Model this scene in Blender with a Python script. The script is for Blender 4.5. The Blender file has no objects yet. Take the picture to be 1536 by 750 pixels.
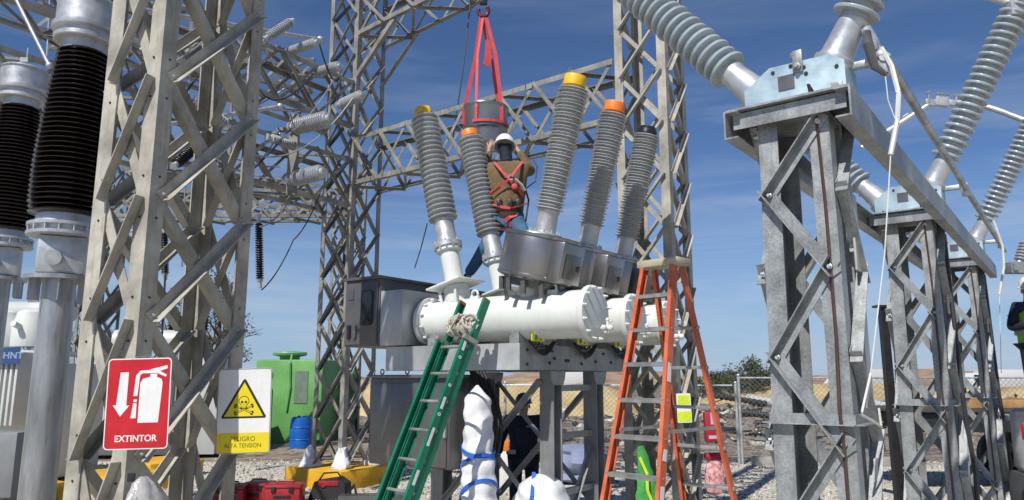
import bpy, bmesh, math, random
from mathutils import Vector as V, Matrix as Mx
R = math.radians
random.seed(7)
sc = bpy.context.scene
col = sc.collection
PITCH = R(9.95); F = 1100.0; CAMZ = 2.0
# ---------------- camera, world, sun, exposure
cam = bpy.data.cameras.new('camera'); co = bpy.data.objects.new('camera', cam); col.objects.link(co)
co.location = (0, 0, CAMZ); co.rotation_euler = (R(90) + PITCH, 0, 0)
cam.sensor_width = 36; cam.lens = 36 * F / 1536; cam.clip_end = 3000; cam.clip_start = .05
sc.camera = co
SUN = V((-0.36, -0.66, 0.86)).normalized()
elev = math.asin(SUN.z); azim = math.atan2(SUN.x, SUN.y)
w = bpy.data.worlds.new('World'); sc.world = w; w.use_nodes = True
nt = w.node_tree; nt.nodes.clear()
out = nt.nodes.new('ShaderNodeOutputWorld'); bg = nt.nodes.new('ShaderNodeBackground')
sky = nt.nodes.new('ShaderNodeTexSky'); sky.sky_type = 'NISHITA'; sky.sun_disc = False
sky.sun_elevation = elev; sky.sun_rotation = azim; sky.air_density = 1.0; sky.dust_density = 0.35; sky.ozone_density = 2.6; sky.altitude = 1200
bg.inputs[1].default_value = 0.082
tc = nt.nodes.new('ShaderNodeTexCoord'); mp = nt.nodes.new('ShaderNodeMapping'); mp.inputs['Scale'].default_value = (1.2, 1.6, 9)
mp.inputs['Rotation'].default_value = (0, R(9), 0)
nz = nt.nodes.new('ShaderNodeTexNoise'); nz.inputs['Scale'].default_value = 2.3; nz.inputs['Detail'].default_value = 9; nz.inputs['Roughness'].default_value = .58
nz.inputs['Distortion'].default_value = .6
cr = nt.nodes.new('ShaderNodeValToRGB'); cr.color_ramp.elements[0].position = .44; cr.color_ramp.elements[1].position = .78
sep = nt.nodes.new('ShaderNodeSeparateXYZ'); mr = nt.nodes.new('ShaderNodeMapRange')
mr.inputs[1].default_value = .42; mr.inputs[2].default_value = .03; mr.inputs[3].default_value = 0.14; mr.inputs[4].default_value = .8
mul = nt.nodes.new('ShaderNodeMath'); mul.operation = 'MULTIPLY'
mix = nt.nodes.new('ShaderNodeMix'); mix.data_type = 'RGBA'; mix.inputs[7].default_value = (6.3, 7.2, 8.6, 1)
L = nt.links.new
hs = nt.nodes.new('ShaderNodeHueSaturation'); hs.inputs['Saturation'].default_value = 1.0; hs.inputs['Value'].default_value = 1.0
L(tc.outputs['Generated'], mp.inputs[0]); L(mp.outputs[0], nz.inputs[0]); L(nz.outputs[0], cr.inputs[0])
L(tc.outputs['Generated'], sep.inputs[0]); L(sep.outputs[2], mr.inputs[0]); L(mr.outputs[0], mul.inputs[1]); L(cr.outputs[0], mul.inputs[0])
tint = nt.nodes.new('ShaderNodeMix'); tint.data_type = 'RGBA'; tint.blend_type = 'MULTIPLY'; tint.inputs[0].default_value = 1; tint.inputs[7].default_value = (.76, .93, 1.16, 1)
hz = nt.nodes.new('ShaderNodeMix'); hz.data_type = 'RGBA'; hz.inputs[7].default_value = (4.0, 5.65, 7.9, 1)
mh = nt.nodes.new('ShaderNodeMapRange'); mh.inputs[1].default_value = .26; mh.inputs[2].default_value = 0; mh.inputs[4].default_value = .85; L(sep.outputs[2], mh.inputs[0]); L(mh.outputs[0], hz.inputs[0])
L(sky.outputs[0], hs.inputs['Color']); L(hs.outputs[0], tint.inputs[6]); L(tint.outputs[2], hz.inputs[6]); L(hz.outputs[2], mix.inputs[6]); L(mul.outputs[0], mix.inputs[0]); L(mix.outputs[2], bg.inputs[0]); L(bg.outputs[0], out.inputs[0])
sl = bpy.data.lights.new('sun', 'SUN'); so = bpy.data.objects.new('sun', sl); col.objects.link(so)
sl.energy = 5.0; sl.angle = R(.53); sl.color = (1, .955, .89)
so.rotation_euler = SUN.to_track_quat('Z', 'Y').to_euler()
sc.view_settings.view_transform = 'Standard'; sc.view_settings.look = 'None'; sc.view_settings.exposure = 0.0; sc.view_settings.gamma = 1
sc.render.engine = 'CYCLES'
sc.cycles.max_bounces = 6

# ---------------- helpers
def W(px, py, Y):
    dy = 375 - py
    fwd = F * math.cos(PITCH) - dy * math.sin(PITCH); up = F * math.sin(PITCH) + dy * math.cos(PITCH)
    k = Y / fwd
    return V(((px - 768) * k, Y, CAMZ + up * k))

MATS = {}
def mat(name, c, rough=.5, metal=0., var=.12, scale=6., bump=0., bscale=None, kind='noise', c2=None, coat=0., trans=0., stretch=None, rvar=0.12, dirt=0, alpha=None, emis=None):
    if name in MATS: return MATS[name]
    m = bpy.data.materials.new(name); m.use_nodes = True; n = m.node_tree; b = n.nodes['Principled BSDF']
    b.inputs['Roughness'].default_value = rough; b.inputs['Metallic'].default_value = metal
    b.inputs['Coat Weight'].default_value = coat
    if trans: b.inputs['Transmission Weight'].default_value = trans
    if alpha is not None: b.inputs['Alpha'].default_value = alpha
    t = n.nodes.new('ShaderNodeTexCoord'); mp = n.nodes.new('ShaderNodeMapping')
    if stretch: mp.inputs['Scale'].default_value = stretch
    n.links.new(t.outputs['Object'], mp.inputs[0])
    a = n.nodes.new('ShaderNodeTexNoise'); a.inputs['Scale'].default_value = scale; a.inputs['Detail'].default_value = 8; a.inputs['Roughness'].default_value = .62
    n.links.new(mp.outputs[0], a.inputs[0])
    src = a.outputs[0]
    if kind == 'spangle':
        vo = n.nodes.new('ShaderNodeTexVoronoi'); vo.inputs['Scale'].default_value = scale * 22; n.links.new(mp.outputs[0], vo.inputs[0])
        hv = n.nodes.new('ShaderNodeSeparateColor'); n.links.new(vo.outputs['Color'], hv.inputs[0])
        mm = n.nodes.new('ShaderNodeMath'); mm.operation = 'MULTIPLY_ADD'; mm.inputs[1].default_value = .16; n.links.new(hv.outputs[0], mm.inputs[0])
        ms = n.nodes.new('ShaderNodeMath'); ms.operation = 'MULTIPLY'; ms.inputs[1].default_value = .84; n.links.new(src, ms.inputs[0]); n.links.new(ms.outputs[0], mm.inputs[2])
        src = mm.outputs[0]
    if kind == 'gravel':
        vo = n.nodes.new('ShaderNodeTexVoronoi'); vo.inputs['Scale'].default_value = scale * 4; n.links.new(mp.outputs[0], vo.inputs[0])
        hv = n.nodes.new('ShaderNodeSeparateColor'); n.links.new(vo.outputs['Color'], hv.inputs[0])
        mm = n.nodes.new('ShaderNodeMath'); mm.operation = 'MULTIPLY_ADD'; mm.inputs[1].default_value = .45; n.links.new(hv.outputs[0], mm.inputs[0])
        a2 = n.nodes.new('ShaderNodeTexNoise'); a2.inputs['Scale'].default_value = .45; a2.inputs['Detail'].default_value = 6; n.links.new(mp.outputs[0], a2.inputs[0])
        ms = n.nodes.new('ShaderNodeMath'); ms.operation = 'MULTIPLY'; ms.inputs[1].default_value = .6; n.links.new(a2.outputs[0], ms.inputs[0]); n.links.new(ms.outputs[0], mm.inputs[2])
        src = mm.outputs[0]
    rp = n.nodes.new('ShaderNodeValToRGB'); rp.color_ramp.elements[0].position = .32; rp.color_ramp.elements[1].position = .7
    lo = tuple(max(0, x * (1 - var)) for x in c); hi = tuple(min(1, x * (1 + var)) for x in (c2 or c))
    rp.color_ramp.elements[0].color = (*lo, 1); rp.color_ramp.elements[1].color = (*hi, 1)
    n.links.new(src, rp.inputs[0]); colo = rp.outputs[0]
    if dirt:       # run marks and grime patches with a shape of their own
        m2 = n.nodes.new('ShaderNodeMapping'); m2.inputs['Scale'].default_value = (9, 9, 1.1); n.links.new(t.outputs['Object'], m2.inputs[0])
        d1 = n.nodes.new('ShaderNodeTexNoise'); d1.inputs['Scale'].default_value = 2.6; d1.inputs['Detail'].default_value = 10; d1.inputs['Roughness'].default_value = .7; n.links.new(m2.outputs[0], d1.inputs[0])
        d2 = n.nodes.new('ShaderNodeMapRange'); d2.inputs[1].default_value = .5; d2.inputs[2].default_value = .72; d2.inputs[3].default_value = 0; d2.inputs[4].default_value = dirt; n.links.new(d1.outputs[0], d2.inputs[0])
        mx = n.nodes.new('ShaderNodeMix'); mx.data_type = 'RGBA'; mx.inputs[7].default_value = (c[0] * .5 + .01, c[1] * .46, c[2] * .38, 1); n.links.new(d2.outputs[0], mx.inputs[0]); n.links.new(colo, mx.inputs[6]); colo = mx.outputs[2]
    n.links.new(colo, b.inputs['Base Color'])
    if rvar:
        q = n.nodes.new('ShaderNodeMapRange'); q.inputs[3].default_value = max(.03, rough - rvar); q.inputs[4].default_value = min(1, rough + rvar)
        q.inputs[1].default_value = .3; q.inputs[2].default_value = .7
        n.links.new(a.outputs[0], q.inputs[0]); n.links.new(q.outputs[0], b.inputs['Roughness'])
    if bump:
        bn = n.nodes.new('ShaderNodeTexNoise'); bn.inputs['Scale'].default_value = bscale or scale * 4; bn.inputs['Detail'].default_value = 6
        n.links.new(mp.outputs[0], bn.inputs[0])
        bp = n.nodes.new('ShaderNodeBump'); bp.inputs['Strength'].default_value = bump; bp.inputs['Distance'].default_value = .02
        n.links.new(bn.outputs[0], bp.inputs['Height']); n.links.new(bp.outputs[0], b.inputs['Normal'])
    MATS[name] = m
    return m

m_tower = mat('weathered_steel', (.30, .28, .235), .66, .0, .2, 3.2, .12, 30, c2=(.43, .405, .345), dirt=.5)
m_far = mat('aged_galvanised', (.19, .185, .165), .62, .05, .25, 2.5, c2=(.28, .27, .24), dirt=.5)
m_galv = mat('galvanised', (.22, .235, .24), .46, .25, .2, 5., .06, 60, kind='spangle', c2=(.33, .35, .355), dirt=.55)
m_galv2 = mat('smooth_galvanised', (.24, .25, .255), .4, .35, .12, 2.2, .02, 40, c2=(.33, .345, .35), dirt=.5)
m_sungalv = mat('sunlit_galvanised', (.36, .38, .385), .4, .3, .14, 1.6, .02, 40, c2=(.48, .5, .51), dirt=.35)  # lightened galvanised copy: sunlight on side beams and housing put into the colour
m_galvb = mat('blue_galvanised', (.36, .48, .53), .42, .35, .14, 5., .04, 30, c2=(.46, .58, .63))
m_pole = mat('galvanised_pipe', (.31, .32, .33), .38, .6, .28, 1.6, .05, 20, c2=(.46, .47, .48), stretch=(3, 3, .5), dirt=.5)
m_steel = mat('brushed_steel', (.30, .29, .285), .3, .85, .06, 3, rvar=.05)
m_alu = mat('cast_aluminium', (.52, .53, .54), .42, .55, .18, 8, .04, 30)
m_dark = mat('dark_grey_paint', (.11, .112, .115), .34, .25, .2, 2.2, .02)
m_cab = mat('cabinet_steel', (.17, .17, .168), .28, .6, .2, .9, .02, 3, dirt=.3)
m_white = mat('white_paint', (.66, .69, .66), .34, 0, .06, 3., .015, 8, dirt=.13)
m_porc = mat('grey_porcelain', (.42, .435, .44), .3, 0, .1, 4, dirt=.35)
m_porc2 = mat('blue_grey_porcelain', (.36, .41, .44), .26, 0, .12, 4, dirt=.4)
m_brown = mat('dark_brown_porcelain', (.008, .0035, .003), .16, 0, .3, 4, rvar=.03)
m_yel = mat('yellow_cap', (.75, .46, .015), .45, 0, .06)
m_ora = mat('orange_cap', (.8, .2, .02), .45, 0, .06)
m_blk = mat('black_plastic', (.018, .018, .02), .4, 0, .2)
m_rub = mat('black_rubber', (.02, .02, .02), .6, 0, .3)
m_lado = mat('orange_fibreglass', (.56, .115, .045), .42, 0, .22, 4, .03, c2=(.60, .15, .07), dirt=.5)
m_ladg = mat('green_fibreglass', (.008, .17, .095), .38, 0, .22, 5, .02, dirt=.45)
m_lalu = mat('ladder_aluminium', (.42, .42, .41), .42, .6, .22, 7)
m_tread = mat('worn_aluminium', (.30, .30, .29), .5, .5, .28, 9)
m_cap = mat('ladder_top_cap', (.42, .37, .27), .6, 0, .2, 6)
m_strap = mat('red_webbing', (.55, .06, .065), .7, 0, .15, 9, .1)
m_red = mat('sign_red', (.50, .012, .02), .38, 0, .12, 5, dirt=.15)
m_swh = mat('sign_white', (.74, .74, .72), .42, 0, .06, 5, dirt=.12)
m_syel = mat('sign_yellow', (.74, .6, .015), .4, 0, .04)
m_sblk = mat('sign_black', (.02, .02, .02), .5, 0, .1)
m_gtank = mat('green_paint', (.13, .35, .095), .5, 0, .16, 1.2, .04, dirt=.4)
m_blue = mat('blue_plastic', (.01, .12, .48), .38, 0, .12, 3)
m_rbox = mat('red_plastic', (.32, .015, .02), .4, 0, .2)
m_conc = mat('yellow_painted_concrete', (.66, .36, .015), .65, 0, .16, 3, .1)
m_concg = mat('grey_concrete', (.33, .32, .30), .8, 0, .16, 3, .2)
m_blanket = mat('white_wrap', (.72, .73, .75), .45, 0, .08, 3, .35, 9)
m_bstrap = mat('blue_strap', (.02, .12, .55), .5, 0, .1)
m_fence = mat('fence_wire', (.32, .32, .31), .5, .5, .1)
m_cable = mat('dark_cable', (.03, .03, .032), .5, 0, .2)
m_rope = mat('white_rope', (.62, .62, .6), .7, 0, .1)
m_alcab = mat('aluminium_conductor', (.33, .33, .33), .5, .6, .1)
m_tranw = mat('transformer_white', (.55, .57, .56), .4, 0, .1, 2)
m_chblue = mat('banner_blue', (.02, .065, .2), .5, 0, .1)
m_brnc = mat('brown_cable', (.07, .035, .025), .5, 0, .2)
m_orust = mat('rusty_beam', (.35, .2, .08), .7, 0, .3)
m_lens = mat('dark_glass', (.01, .012, .015), .06, 0, .1, coat=.6)

def frame(o, zd, xh=V((1, 0, 0))):
    z = V(zd).normalized(); x = (V(xh) - z * V(xh).dot(z))
    if x.length < 1e-4: x = V((0, 1, 0)) - z * z.y
    x.normalize(); y = z.cross(x)
    m = Mx((x, y, z)).transposed().to_4x4(); m.translation = V(o)
    return m
class MB:
    def __init__(s): s.v = []; s.f = []; s.mi = []; s.sm = []; s.m = 0
    def add(s, vs, fs, smooth=False):
        b = len(s.v); s.v += [V(p) for p in vs]; s.f += [tuple(i + b for i in f) for f in fs]
        s.mi += [s.m] * len(fs); s.sm += [smooth] * len(fs); return s
    def hull8(s, o, a, b, c):      # box from corner o with edge vectors
        o = V(o); a = V(a); b = V(b); c = V(c)
        p = [o, o + a, o + a + b, o + b, o + c, o + a + c, o + a + b + c, o + b + c]
        fs = [(0, 3, 2, 1), (4, 5, 6, 7), (0, 1, 5, 4), (1, 2, 6, 5), (2, 3, 7, 6), (3, 0, 4, 7)]
        if a.cross(b).dot(c) < 0: fs = [f[::-1] for f in fs]
        return s.add(p, fs)
    def box(s, c, d, M=None, bev=0):
        c = V(c); x, y, z = (q / 2 for q in d)
        if bev:
            return s.bbox(c, d, M, bev)
        o = V((-x, -y, -z)) + c
        M = M or Mx()
        M3 = M.to_3x3()
        return s.hull8(M @ o, M3 @ V((2 * x, 0, 0)), M3 @ V((0, 2 * y, 0)), M3 @ V((0, 0, 2 * z)))
    def bbox(s, c, d, M, bev):
        bm = bmesh.new(); bmesh.ops.create_cube(bm, size=1)
        for v in bm.verts: v.co = V((v.co.x * d[0], v.co.y * d[1], v.co.z * d[2]))
        bmesh.ops.bevel(bm, geom=bm.edges[:], offset=bev, segments=2, affect='EDGES', profile=.5)
        M = M or Mx(); bm.verts.index_update()
        s.add([M @ (v.co + c) for v in bm.verts], [[v.index for v in f.verts] for f in bm.faces]); bm.free(); return s
    def lathe(s, prof, M=None, n=28, smooth=True, cap=True):
        M = M or Mx(); vs = []; fs = []
        for r, z in prof:
            for k in range(n):
                a = 2 * math.pi * k / n; vs.append(M @ V((r * math.cos(a), r * math.sin(a), z)))
        for i in range(len(prof) - 1):
            for k in range(n):
                k2 = (k + 1) % n; fs.append((i * n + k, i * n + k2, (i + 1) * n + k2, (i + 1) * n + k))
        s.add(vs, fs, smooth)
        if cap:
            b = len(vs); s.add([vs[k] for k in range(n)], [tuple(range(n - 1, -1, -1))]); s.add(vs[-n:], [tuple(range(n))])
        return s
    def tube(s, p0, p1, r0, r1=None, n=10):
        p0 = V(p0); p1 = V(p1); r1 = r0 if r1 is None else r1
        return s.lathe([(r0, 0), (r1, (p1 - p0).length)], frame(p0, p1 - p0), n)
    def path(s, pts, r, n=8, flat=None):
        pts = [V(p) for p in pts]; vs = []; fs = []; up = V((0.13, .21, 1)).normalized()
        for i, p in enumerate(pts):
            d = (pts[min(i + 1, len(pts) - 1)] - pts[max(i - 1, 0)]).normalized()
            x = d.cross(up)
            if x.length < .05: x = d.cross(V((1, 0, 0)))
            x.normalize(); y = x.cross(d)
            rr = r[i] if isinstance(r, (list, tuple)) else r
            for k in range(n):
                a = 2 * math.pi * k / n
                vs.append(p + x * rr * math.cos(a) + y * rr * math.sin(a) * (flat or 1))
        for i in range(len(pts) - 1):
            for k in range(n):
                k2 = (k + 1) % n; fs.append((i * n + k, (i + 1) * n + k, (i + 1) * n + k2, i * n + k2))
        fs.append(tuple(range(n))); fs.append(tuple(range(len(vs) - 1, len(vs) - 1 - n, -1)))
        return s.add(vs, fs, True)
    def ribbon(s, pts, w, wd, t=.006):    # flat strap, wd = width direction
        for a, b in zip(pts, pts[1:]):
            a = V(a); b = V(b); d = (b - a).normalized(); x = (V(wd) - d * V(wd).dot(d)).normalized(); nn = d.cross(x)
            s.hull8(a - x * w / 2 - nn * t / 2, x * w, nn * t, b - a)
        return s
    def L(s, p0, p1, a, b, w, t=.01, w2=None):
        p0 = V(p0); p1 = V(p1); d = p1 - p0; dn = d.normalized()
        a = (V(a) - dn * V(a).dot(dn)).normalized(); b = V(b) - dn * V(b).dot(dn); b = (b - a * b.dot(a)).normalized(); w2 = w2 or w
        s.hull8(p0, a * w, b * t, d); s.hull8(p0 + b * t, a * t, b * (w2 - t), d); return s
    def poly(s, pts, M, h):                # extrude 2D outline (x,y) by h along z of M
        n = len(pts); A = [M @ V((x, y, 0)) for x, y in pts]; B = [M @ V((x, y, h)) for x, y in pts]
        ar = sum(pts[i][0] * pts[(i + 1) % n][1] - pts[(i + 1) % n][0] * pts[i][1] for i in range(n))
        fs = [tuple(range(n - 1, -1, -1)), tuple(range(n, 2 * n))] + [(i, (i + 1) % n, (i + 1) % n + n, i + n) for i in range(n)]
        if (ar < 0) != (h < 0): fs = [f[::-1] for f in fs]
        return s.add(A + B, fs)
    def ball(s, c, r, n=10, sq=(1, 1, 1)):
        vs = []; fs = []; c = V(c); m = n // 2 + 1
        prof = [(r * math.sin(math.pi * i / m), -r * math.cos(math.pi * i / m)) for i in range(m + 1)]
        M = Mx.Translation(c) @ Mx.Diagonal((*sq, 1))
        return s.lathe([(max(a, 1e-4), b) for a, b in prof], M, n, True, False)
    def mesh(s, name, mats, inv=None):
        me = bpy.data.meshes.new(name)
        me.from_pydata([inv @ p if inv else p for p in s.v], [], s.f)
        for m in (mats if isinstance(mats, (list, tuple)) else [mats]): me.materials.append(m)
        me.polygons.foreach_set('material_index', s.mi); me.polygons.foreach_set('use_smooth', s.sm)
        me.update(); return me
def smooth_edges(o, ang=35):
    me = o.data
    try: me.set_sharp_from_angle(angle=R(ang))
    except Exception: pass
def tag(o, label, cat, group=None, kind=None):
    o['label'] = label; o['category'] = cat
    if group: o['group'] = group
    if kind: o['kind'] = kind
    return o
class Thing:
    def __init__(s, name, label, cat, loc=(0, 0, 0), rz=0, group=None, local=False):
        s.r = bpy.data.objects.new(name, None); col.objects.link(s.r); s.r.location = loc; s.r.rotation_euler = (0, 0, rz)
        s.r.empty_display_size = .2
        tag(s.r, label, cat, group)
        s.inv = None if local else (Mx.Translation(V(loc)) @ Mx.Rotation(rz, 4, 'Z')).inverted()
    def part(s, name, mb, m, parent=None, label=None):
        o = bpy.data.objects.new(name, mb.mesh(name, m, s.inv)); col.objects.link(o); o.parent = parent or s.r
        smooth_edges(o)
        if label: o['label'] = label
        return o
def solo(name, mb, m, label, cat, group=None, kind=None, base=None):
    base = V(base) if base is not None else sum(mb.v, V()) / len(mb.v)
    if base is not None and not isinstance(base, V): base = V(base)
    o = bpy.data.objects.new(name, mb.mesh(name, m, Mx.Translation(-base))); col.objects.link(o); o.location = base
    smooth_edges(o)
    return tag(o, label, cat, group, kind)
def struct(name, mb, m):
    o = bpy.data.objects.new(name, mb.mesh(name, m)); col.objects.link(o); o['kind'] = 'structure'; smooth_edges(o); return o
def dup(root, loc, rz, label):
    r = root.copy(); col.objects.link(r); r.location = loc; r.rotation_euler = (0, 0, rz); r['label'] = label
    def rec(a, b):
        for ch in a.children:
            c = ch.copy(); col.objects.link(c); c.parent = b; rec(ch, c)
    rec(root, r); return r
def text_mesh(txt, size, M, m, name, parent, inv=None, depth=.0015, align='CENTER', sx=1., bold=0.):
    cu = bpy.data.curves.new(name, 'FONT'); cu.body = txt; cu.size = size; cu.align_x = align; cu.align_y = 'CENTER'; cu.extrude = depth; cu.offset = bold
    ob = bpy.data.objects.new(name, cu); col.objects.link(ob)
    dg = bpy.context.evaluated_depsgraph_get(); me = bpy.data.meshes.new_from_object(ob.evaluated_get(dg)); bpy.data.objects.remove(ob); bpy.data.curves.remove(cu)
    for v in me.vertices: v.co = (inv or Mx()) @ (M @ V((v.co.x * sx, v.co.y, v.co.z)))
    me.materials.clear(); me.materials.append(m)
    o = bpy.data.objects.new(name, me); col.objects.link(o); o.parent = parent; return o
def sheds(n, z0, z1, rc, rs, rs2=None, thick=.35, droop=.12, taper=1.):
    pr = []; p = (z1 - z0) / n
    for i in range(n):
        k = 1 + (taper - 1) * i / max(1, n - 1); r = (rs if (rs2 is None or i % 2 == 0) else rs2) * k; c = rc * k; z = z0 + i * p
        pr += [(c, z), (c, z + p * (1 - thick) * .75), (r * .97, z + p * (.55 - droop)), (r, z + p * (.58)), (r * .985, z + p * .66), (c + (r - c) * .35, z + p * .86), (c, z + p * .97)]
    return pr
# ---------------- ground and distance
def noise2(x, y, s=1.0):
    return (math.sin(x * 1.3 * s + 1.7 * math.sin(y * .9 * s)) + math.sin(y * 1.7 * s + 2.1 * math.sin(x * .7 * s)) + .5 * math.sin(x * 3.9 * s + y * 2.3 * s) + .5 * math.sin(x * 7.1 * s - y * 5.3 * s + 1)) / 3
m_grav = mat('gravel', (.28, .26, .21), .9, 0, .2, 9, .9, 45, kind='gravel', c2=(.60, .56, .47))
m_dirt = mat('dirt', (.11, .088, .063), .95, 0, .2, 1.2, .8, 12, kind='gravel', c2=(.25, .205, .15))
m_sand = mat('sand_bank', (.36, .265, .12), .95, 0, .15, .6, .9, 4, c2=(.50, .39, .21))
m_rhill = mat('reddish_hill', (.24, .15, .095), .95, 0, .25, .12, 0, c2=(.34, .24, .16))
mb = MB(); mb.hull8((-1500, -60, -.5), (3000, 0, 0), (0, 1600, 0), (0, 0, .5)); struct('ground', mb, m_grav)
mb = MB(); n1, n2 = 90, 50; vs = []; fs = []
for j in range(n2 + 1):
    for i in range(n1 + 1):
        x = -30 + 110 * i / n1; y = 18.6 + 130 * (j / n2) ** 1.7
        h = .012 + max(0, (min(y, 30) - 20) * .035) * (1 + .5 * noise2(x, y)) + .12 * abs(noise2(x, y, 2)) * min(1, max(0, (y - 19.5) / 4))
        if j == 0: h = .004
        vs.append((x, y, h))
for j in range(n2):
    for i in range(n1):
        a = j * (n1 + 1) + i; fs.append((a, a + 1, a + n1 + 2, a + n1 + 1))
mb.add(vs, fs, True); struct('dirt_yard', mb, m_dirt)
def ridge(name, m, x0, x1, y0, y1, hf, n=120, k=12, rough=.12):
    mb = MB(); vs = []; fs = []
    for j in range(k + 1):
        for i in range(n + 1):
            x = x0 + (x1 - x0) * i / n; t = j / k; y = y0 + (y1 - y0) * t
            e = min(1, 6 * i / n, 6 * (n - i) / n)
            h = hf(x) * math.sin(math.pi * min(1, t * .5 / .35 if t < .35 else .5 + (t - .35) / 1.3)) * e
            h *= 1 + rough * noise2(x, y, 1.3) ; vs.append((x, y + .25 * noise2(x, h, 1.1), max(h, 0) - .02 + .0))
    for j in range(k):
        for i in range(n):
            a = j * (n + 1) + i; fs.append((a, a + 1, a + n + 2, a + n + 1))
    mb.add(vs, fs, True); return struct(name, mb, m)
ridge('sand_bank', m_sand, -16, 9, 32, 41, lambda x: 1.75 + .1 * math.sin(x * .7) - (max(0, x - 3) * .12))
ridge('dirt_bank', m_sand, 9, 60, 46, 58, lambda x: 1.55 + .2 * math.sin(x * .35))
ridge('hills', m_rhill, -260, 420, 190, 300, lambda x: 3.2 + 1.1 * math.sin(x * .06) + .5 * math.sin(x * .31), n=260, rough=.2)

# rubble and gravel stones: uncountable
def rock(mb, c, r):
    vs = []; 
    for k in range(6):
        d = [(1, 0, 0), (-1, 0, 0), (0, 1, 0), (0, -1, 0), (0, 0, 1), (0, 0, -1)][k]
        vs.append(V(c) + V(d) * r * random.uniform(.55, 1.2) + V((random.uniform(-.3, .3) * r, random.uniform(-.3, .3) * r, 0)))
    mb.add(vs, [(0, 2, 4), (2, 1, 4), (1, 3, 4), (3, 0, 4), (2, 0, 5), (1, 2, 5), (3, 1, 5), (0, 3, 5)])
m_stone1 = mat('stone_light', (.42, .39, .33), .9, 0, .2); m_stone2 = mat('stone_dark', (.2, .185, .16), .9, 0, .2); m_stone3 = mat('stone_white', (.62, .6, .56), .9, 0, .1)
mb = MB()
for i in range(9000):
    y = 10 + 9 * random.random() ** .8; x = random.uniform(-.78, .78) * y; mb.m = random.choice((0, 0, 1, 1, 2)); rock(mb, (x, y, .008), random.uniform(.015, .038))
o = solo('gravel', mb, [m_stone1, m_stone2, m_stone3], 'loose light grey gravel stones covering the yard', 'gravel', kind='stuff', base=(0, 14, 0))
m_jwht = mat('rubble_white', (.6, .6, .58), .7, 0, .1); m_jblk = mat('rubble_black', (.03, .03, .03), .6, 0, .2)
mb = MB()
for i in range(2600):
    y = 22 + 15 * random.random(); x = random.uniform(-.05, .85) * y + random.uniform(-2, 1)
    h = (y - 20) * .055 * (1 + .5 * noise2(x, y)) * random.random() + .05
    if x < 6 : h *= .7
    mb.m = random.choice((0, 1, 1, 1, 1, 1, 4, 4, 4, 2, 3, 3))
    if random.random() < .2:
        a = random.uniform(0, 3.14); l = random.uniform(.3, 1.4); d = V((math.cos(a), math.sin(a), random.uniform(-.25, .25))) * l
        mb.tube(V((x, y, h)) , V((x, y, h)) + d, random.uniform(.012, .05), n=5)
    elif random.random() < .45:
        M = Mx.Translation((x, y, h)) @ Mx.Rotation(random.random() * 3, 4, 'Z') @ Mx.Rotation(random.uniform(-.6, .6), 4, 'X')
        mb.box((0, 0, 0), (random.uniform(.1, .6), random.uniform(.1, .4), random.uniform(.02, .1)), M)
    else: rock(mb, (x, y, h), random.uniform(.06, .28))
solo('rubble', mb, [m_stone1, m_stone2, m_jwht, m_jblk, mat('rubble_brown', (.14, .10, .07), .95, 0, .3)], 'heaps of broken rubble and scrap beyond the chain link fence', 'rubble', kind='stuff', base=(8, 28, 0))
for k, (px, py, Y, ln, rr, lab) in enumerate([(1142, 599, 26, .9, .16, 'short white pipe lying on top of the rubble heap'), (1310, 603, 24, 1.1, .15, 'white pipe lying on rubble behind the first steel column')]):
    p = W(px, py, Y); mb = MB(); mb.lathe([(rr, 0), (rr, ln), (rr * .8, ln), (rr * .8, 0)], frame(p - V((ln / 2, 0, 0)), (1, .3, -.15)), 18, cap=False)
    mb.lathe([(rr * 1.18, 0), (rr * 1.18, .12)], frame(p - V((ln / 2, 0, 0)), (1, .3, -.15)), 18)
    solo('pipe', mb, m_tranw, lab, 'pipe')
# corrugated black pipes lying in the scrap
for k, (a, b, lab) in enumerate([((1065, 592), (1150, 606), 'upper black corrugated pipe lying across the scrap heap'), ((1110, 618), (1160, 624), 'lower black corrugated pipe lying in front of the scrap heap')]):
    mb = MB(); p0 = W(*a, 24 - k); p1 = W(*b, 23 - k); n = 24
    mb.lathe([(.075 + .03 * (i % 2), (p1 - p0).length * i / n) for i in range(n + 1)], frame(p0, p1 - p0), 12)
    solo('corrugated_pipe', mb, m_rub, lab, 'pipe')

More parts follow.
